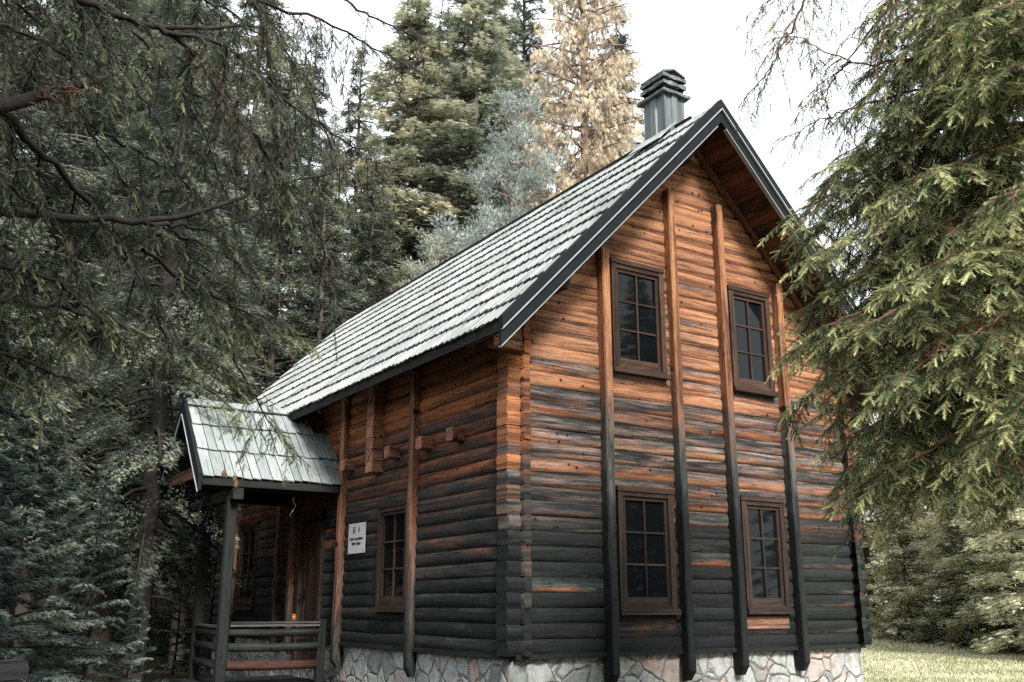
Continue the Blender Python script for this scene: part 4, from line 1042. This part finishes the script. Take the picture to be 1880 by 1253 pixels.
# right tree: trunk outside the frame, drooping limbs reach in front of the cabin
def build_right():
    d = ray(2130, 1100); k = 7.2/math.hypot(d.x, d.y); tx, ty = CAM.x+d.x*k, CAM.y+d.y*k; gz = ground_z(tx, ty)
    root = empty('near_spruce', (tx, ty, gz)); tag(root, 'near spruce on the right edge, fresh green branches drooping before the cabin', 'tree')
    N = Near(5, 'bark_red'); rng = np.random.default_rng(8)
    N.t.add([(tx, ty, gz-.2), (tx+.03, ty, gz+3), (tx-.02, ty+.03, gz+7), (tx, ty, gz+11)], [.19, .16, .11, .03], 12)
    def tr(z): return (tx, ty, z)
    # (tip pixel, tip distance, trunk height, mid sag)
    tips = [((1435, 395), 6.6, 4.3, .25), ((1480, 470), 6.2, 3.9, .2), ((1470, 560), 6.7, 3.7, .15), ((1500, 700), 6.3, 3.3, .3), ((1495, 640), 7.0, 3.5, .2), ((1530, 810), 6.0, 2.9, .35), ((1560, 900), 6.6, 2.6, .35),
            ((1620, 870), 5.6, 2.4, .35), ((1700, 880), 5.7, 2.3, .3), ((1790, 860), 5.5, 2.2, .3), ((1590, 590), 5.4, 3.3, .3), ((1640, 690), 5.2, 2.9, .3), ((1540, 280), 6.7, 4.9, .15), ((1600, 210), 6.4, 5.2, .15),
            ((1660, 330), 5.6, 4.4, .2), ((1720, 480), 5.2, 3.8, .3), ((1750, 180), 5.8, 5.1, .15), ((1760, 620), 5.1, 3.2, .3), ((1690, 60), 6.3, 5.8, .1), ((1820, 70), 5.7, 5.6, .1), ((1840, 360), 5.2, 4.2, .2), ((1860, 740), 5.0, 2.7, .3), ((1610, 430), 7.4, 4.2, .2), ((1700, 760), 7.2, 3.0, .3), ((1560, 760), 7.6, 3.4, .3),
            ((1500, 330), 7.1, 0, 0), ((1580, 500), 6.2, 0, 0), ((1660, 560), 6.6, 0, 0), ((1620, 780), 6.4, 0, 0), ((1660, 240), 7.0, 0, 0), ((1780, 300), 6.4, 0, 0), ((1780, 430), 6.2, 0, 0), ((1740, 140), 6.9, 0, 0), ((1700, 620), 5.8, 0, 0), ((1850, 560), 5.6, 0, 0), ((1760, 760), 6.3, 0, 0), ((1500, 600), 5.9, 0, 0), ((1680, 430), 6.0, 0, 0), ((1830, 190), 5.9, 0, 0), ((1540, 860), 7.2, 0, 0), ((1850, 900), 6.0, 0, 0), ((1590, 60), 6.6, 0, 0), ((1600, 130), 6.9, 0, 0), ((1650, -30), 6.4, 0, 0), ((1680, 170), 6.3, 0, 0), ((1560, 190), 7.1, 0, 0), ((1720, -10), 5.9, 0, 0), ((1790, 20), 5.6, 0, 0), ((1830, 130), 5.5, 0, 0), ((1560, 560), 6.4, 0, 0), ((1600, 640), 6.8, 0, 0), ((1545, 480), 6.9, 0, 0), ((1470, 620), 6.8, 0, 0), ((1500, 760), 6.9, 0, 0), ((1460, 430), 7.0, 0, 0), ((1540, 330), 6.5, 0, 0), ((1620, 60), 7.2, 0, 0), ((1700, 110), 7.0, 0, 0)]
    for (uv, D, zt_, sag) in tips:
        tip = np.array(at(uv[0]+25, uv[1]-5, D)); b = np.array(tr(tip[2]+.55)); v = tip-b; L = np.linalg.norm(v)
        m1 = b+v*.35+np.array([0, 0, .10*L]); m2 = b+v*.72+np.array([0, 0, .05*L])
        N.limb([b, m1, m2, tip], .022, .004, .56, .30, start=.22, step=.062, t0=.32, tip=.5, dens=66, size=.092, skip=.06, down=.12, fwd=.6, taper=.35)
    # thin dark sprays against the sky at the top
    for pts, D in ([(1760, 95), (1640, 112), (1560, 115), (1490, 80), (1440, 62)], 6.6), ([(1560, 115), (1530, 145), (1510, 190)], 6.6), ([(1700, -70), (1560, -30), (1450, -15), (1385, 20)], 6.9), ([(1490, -20), (1450, 60), (1410, 130), (1372, 180)], 6.8), ([(1740, -40), (1660, -10), (1590, 40), (1560, 70)], 6.3), ([(1720, 160), (1600, 190), (1520, 215), (1450, 250)], 6.9):
        P = [at(u, v, D+.1*i) for i, (u, v) in enumerate(pts)]
        N.limb(P, .010, .003, .30, .7, start=.12, step=.065, t0=.22, tip=.14, dens=62, size=.062, skip=.1, down=.4, taper=.2)
    for i in range(16):                                          # limbs on the hidden sides, so the tree is whole
        az = R(-60+i*21); z = 2.4+i*.42; L = 2.5-.08*i; o = np.array([math.cos(az), math.sin(az), 0.]); b = np.array(tr(z))
        N.limb([b, b+o*L*.5+[0, 0, .15], b+o*L+[0, 0, -.25]], .024, .006, .6, .5, start=.2, step=.2, t0=.34, tip=.35, dens=24, size=.11)
    N.build(root, 'n_right')
build_right()

# left tree: dark limbs over the upper left of the view
def build_left():
    d = ray(-420, 1100); k = 4.6/math.hypot(d.x, d.y); tx, ty = CAM.x+d.x*k, CAM.y+d.y*k; gz = ground_z(tx, ty)
    root = empty('near_spruce', (tx, ty, gz)); tag(root, 'near spruce at the left edge, dark limbs hanging in front of the porch roof', 'tree')
    N = Near(15, 'bark_dark'); T = lambda z: Vector((tx, ty, z))
    N.t.add([(tx, ty, gz-.2), (tx+.03, ty, gz+3), (tx, ty+.03, gz+6), (tx, ty, gz+11)], [.21, .17, .12, .03], 12)
    def px(L): return [at(u, v, D) for u, v, D in L]
    D_ = dict(t0=.25, tip=.42, size=.068, dens=62, skip=.25)
    N.limb([T(3.9)]+px([(-60, -90, 4.6), (140, -5, 4.9), (280, 48, 5.1), (400, 52, 5.4), (500, 42, 5.6)]), .030, .006, .5, .9, start=.2, step=.11, **D_)
    N.limb(px([(280, 48, 5.1), (340, 85, 5.2), (420, 190, 5.4), (500, 300, 5.6), (580, 420, 5.8), (610, 520, 5.9)]), .016, .004, .45, 1.0, start=.1, step=.07, t0=.18, tip=.25, size=.085, dens=44)
    N.limb(px([(290, 50, 5.1), (420, 90, 5.3), (520, 180, 5.6), (620, 250, 5.9), (690, 300, 6.1)]), .014, .004, .45, 1.0, start=.1, step=.075, t0=.15, tip=.25, size=.085, dens=44)
    N.limb(px([(380, -60, 5.0), (500, 10, 5.3), (600, 40, 5.6), (690, 95, 5.9), (760, 120, 6.1)]), .013, .003, .42, .9, start=.1, step=.075, t0=.14, tip=.2, size=.08, dens=44)
    N.limb(px([(560, -60, 5.6), (660, 20, 5.8), (745, 60, 6.0), (800, 95, 6.1)]), .010, .003, .28, .9, start=.2, step=.09, t0=.12, tip=.2, size=.07, dens=42)
    N.limb(px([(830, -60, 6.1), (815, 0, 6.1), (808, 60, 6.1), (806, 130, 6.1)]), .006, .002, .12, .9, start=.3, step=.10, t0=.12, tip=.2, size=.06, dens=26)
    # long curved limb across the left
    N.limb([T(1.9)]+px([(-120, 380, 4.5), (20, 386, 4.7), (130, 402, 4.9), (260, 405, 5.1), (390, 382, 5.3), (500, 342, 5.6), (610, 315, 5.9), (690, 262, 6.1)]), .030, .003, .38, .7, start=.30, step=.16, t0=.25, tip=.45, size=.072, dens=40, skip=.3)
    N.limb(px([(255, 405, 5.1), (330, 412, 5.2), (400, 418, 5.3), (500, 385, 5.6), (600, 360, 5.9)]), .015, .003, .3, .6, start=.2, step=.14, skip=.2, t0=.25, tip=.3, size=.08, dens=36)
    # limb running down to the right, ending over the porch roof
    N.limb([T(2.9)]+px([(-90, 120, 4.4), (30, 235, 4.6), (110, 310, 4.8), (200, 420, 5.1), (262, 520, 5.4), (300, 610, 5.7)]), .026, .008, .5, .6, start=.25, step=.11, **D_)
    N.limb(px([(262, 460, 5.3), (340, 520, 5.8), (400, 590, 6.5), (440, 680, 7.3), (490, 770, 8.2), (540, 835, 9.0)]), .013, .004, .34, .55, start=.1, step=.12, skip=.15, t0=.34, tip=.5, size=.10, dens=34, taper=.35)
    N.limb(px([(330, 500, 5.6), (420, 560, 6.0), (500, 590, 6.4), (550, 620, 6.8)]), .010, .003, .42, .5, start=.1, step=.08, t0=.36, tip=.45, size=.09, dens=38)
    N.limb(px([(-60, 560, 4.8), (80, 560, 5.1), (220, 600, 5.4), (340, 640, 5.7), (430, 690, 6.1)]), .014, .003, .42, .45, start=.05, step=.075, t0=.36, tip=.45, size=.09, dens=40)
    N.limb(px([(-80, 640, 4.6), (20, 650, 4.8), (110, 690, 5.0), (180, 700, 5.2)]), .012, .003, .36, .45, start=.05, step=.08, t0=.38, tip=.5, size=.09, dens=40)
    N.limb(px([(-60, 480, 4.4), (60, 500, 4.6), (160, 560, 4.9), (230, 640, 5.2)]), .014, .003, .40, .6, start=.05, step=.09, **D_)
    for k_, (a, b, c) in enumerate([((-60, 20, 4.3), (100, 90, 4.6), (250, 210, 5.0)), ((-60, -60, 4.4), (60, 30, 4.8), (200, 130, 5.2)), ((60, -80, 4.8), (220, 120, 5.2), (330, 300, 5.5)), ((-80, 260, 4.3), (60, 380, 4.7), (150, 520, 5.1)),
                                    ((120, -60, 5.0), (330, 160, 5.5), (420, 380, 5.9)), ((-60, 420, 4.6), (40, 470, 4.9), (100, 560, 5.2)), ((200, 250, 5.6), (330, 330, 5.9), (450, 470, 6.2)), ((400, -80, 5.8), (560, 150, 6.2), (640, 380, 6.5)), ((250, -80, 5.4), (470, 60, 5.9), (620, 200, 6.3)),
                                    ((40, 120, 5.4), (180, 260, 5.8), (280, 430, 6.2)), ((300, 420, 6.2), (430, 480, 6.5), (520, 600, 6.8))]):
        N.limb(px([a, b, c]), .011, .003, .42, .65, start=.05, step=.10, t0=.24+.04*(k_ % 3), tip=.42, size=.072, dens=56, skip=.25)
    # broken stub with torn reddish wood
    m = MB(); S = px([(-90, 215, 4.4), (30, 190, 4.5), (110, 165, 4.6), (170, 150, 4.7), (214, 136, 4.8)])
    N.t.m.tube(S, [.036, .031, .026, .019, .006], 9)
    for i in range(14):                                          # thin bare hanging twigs
        u, v = N.rng.uniform(60, 640), N.rng.uniform(60, 520); D = N.rng.uniform(4.8, 6.2); p = np.array(at(u, v, D)); L = N.rng.uniform(.2, .55)
        q = np.linspace(0, 1, 5); dx = N.rng.uniform(-.4, .4, 3)
        N.t.add(p+(q*L)[:, None]*unit(np.array([dx[0], dx[1], -1.])), [.004, .0035, .003, .002, .0012], 4)
    for i in range(14):                                          # limbs on the hidden sides
        az = R(95+i*19); z = 2.2+i*.5; L = 2.3-.07*i; o = np.array([math.cos(az), math.sin(az), 0.]); b = np.array(T(z))
        N.limb([b, b+o*L*.5+[0, 0, .15], b+o*L+[0, 0, -.25]], .024, .006, .6, .5, start=.2, step=.2, t0=.34, tip=.35, dens=24, size=.11)
    N.build(root, 'n_dark')
    s = MB(); S2 = px([(60, 180, 4.50), (120, 161, 4.6), (160, 152, 4.68)])
    rng = np.random.default_rng(3); loc = root.location
    for i in range(60):                                          # strips of torn bark on the stub
        f = rng.uniform(0, 1); p = S2[0].lerp(S2[2], f)+Vector(rng.normal(0, .012, 3)); e = p+Vector((rng.uniform(-.05, .09), rng.uniform(-.03, .05), rng.uniform(-.045, .02)))
        s.tube([p-loc, p.lerp(e, .5)+Vector((0, 0, .012))-loc, e-loc], [.006, .005, .001], 4)
    b = s.build('torn_bark', M['bark_red']); b.parent = root
    for u, v in ((411, 871), (431, 880), (433, 890)):            # cones hanging from the branch over the porch
        c = at(u, v, 9.9); m = MB(); pts = [c+Vector((0, 0, .045-.09*q))-loc for q in np.linspace(0, 1, 9)]
        m.tube(pts, [.003, .016, .020, .023, .022, .024, .020, .014, .004], 9); m.tube([pts[0], pts[0]+Vector((.01, 0, .12))], .002, 4); m.build('cone', M['cone'], root)
build_left()

# --- grass of the meadow, and a few stones and flowers in the shade on the left
def build_grass():
    rng = np.random.default_rng(3); n = 60000
    u = rng.uniform(1560, 1960, n); D = 7+rng.uniform(0, 1, n)**1.3*27
    a = np.array([tuple(ray(x, 1100)) for x in (1560, 1960)]); az = np.arctan2(a[:, 0], a[:, 1])
    az_ = az[0]+(az[1]-az[0])*(u-1560)/400; x = CAM.x+np.sin(az_)*D; y = CAM.y+np.cos(az_)*D
    keep = ~((x > -.2) & (x < 5.3) & (y > -.15) & (y < 10)); x, y, D = x[keep], y[keep], D[keep]; n = len(x)
    z = np.array([ground_z(p, q) for p, q in zip(x, y)]); h = rng.uniform(.015, .06, n)*(1+D*.012); wd = .004+.0007*D
    base = np.stack([x, y, z-.005], 1); a_ = rng.uniform(0, 6.28, n); s = np.stack([np.cos(a_), np.sin(a_), 0*a_], 1)*wd[:, None]
    tip = base+np.stack([rng.normal(0, .4, n)*h, rng.normal(0, .4, n)*h, h], 1)
    T = np.stack([base-s, base+s, tip], 1); tn = rng.normal(.5, .25, n)+.3*np.sin(x*1.7+np.sin(y*2.1))*np.cos(y*1.3)
    o = leaf_mesh('grass', T, tn, 'grass'); tag(o, 'short sunlit meadow grass right of the cabin', 'grass', kind='stuff')
    n = 9000; x = rng.uniform(-9, -1.6, n); y = rng.uniform(-4, 14, n); z = np.array([ground_z(p, q) for p, q in zip(x, y)])
    h = rng.uniform(.02, .08, n); base = np.stack([x, y, z-.005], 1); a_ = rng.uniform(0, 6.28, n); s = np.stack([np.cos(a_), np.sin(a_), 0*a_], 1)*.007
    T = np.stack([base-s, base+s, base+np.stack([rng.normal(0, .5, n)*h, rng.normal(0, .5, n)*h, h], 1)], 1)
    o = leaf_mesh('undergrowth', T, rng.normal(.2, .15, n), 'grass_dark'); tag(o, 'sparse dark undergrowth on the shaded forest floor left of the porch', 'undergrowth', kind='stuff')
M['grass'] = leaf_mat('grass_blades', [(0, (.24, .26, .16)), (.4, (.34, .37, .23)), (.7, (.48, .48, .35)), (1, (.64, .58, .49))], .3)
M['grass_dark'] = leaf_mat('undergrowth_leaves', [(0, (.03, .035, .02)), (1, (.09, .11, .05))], .2)
build_grass()
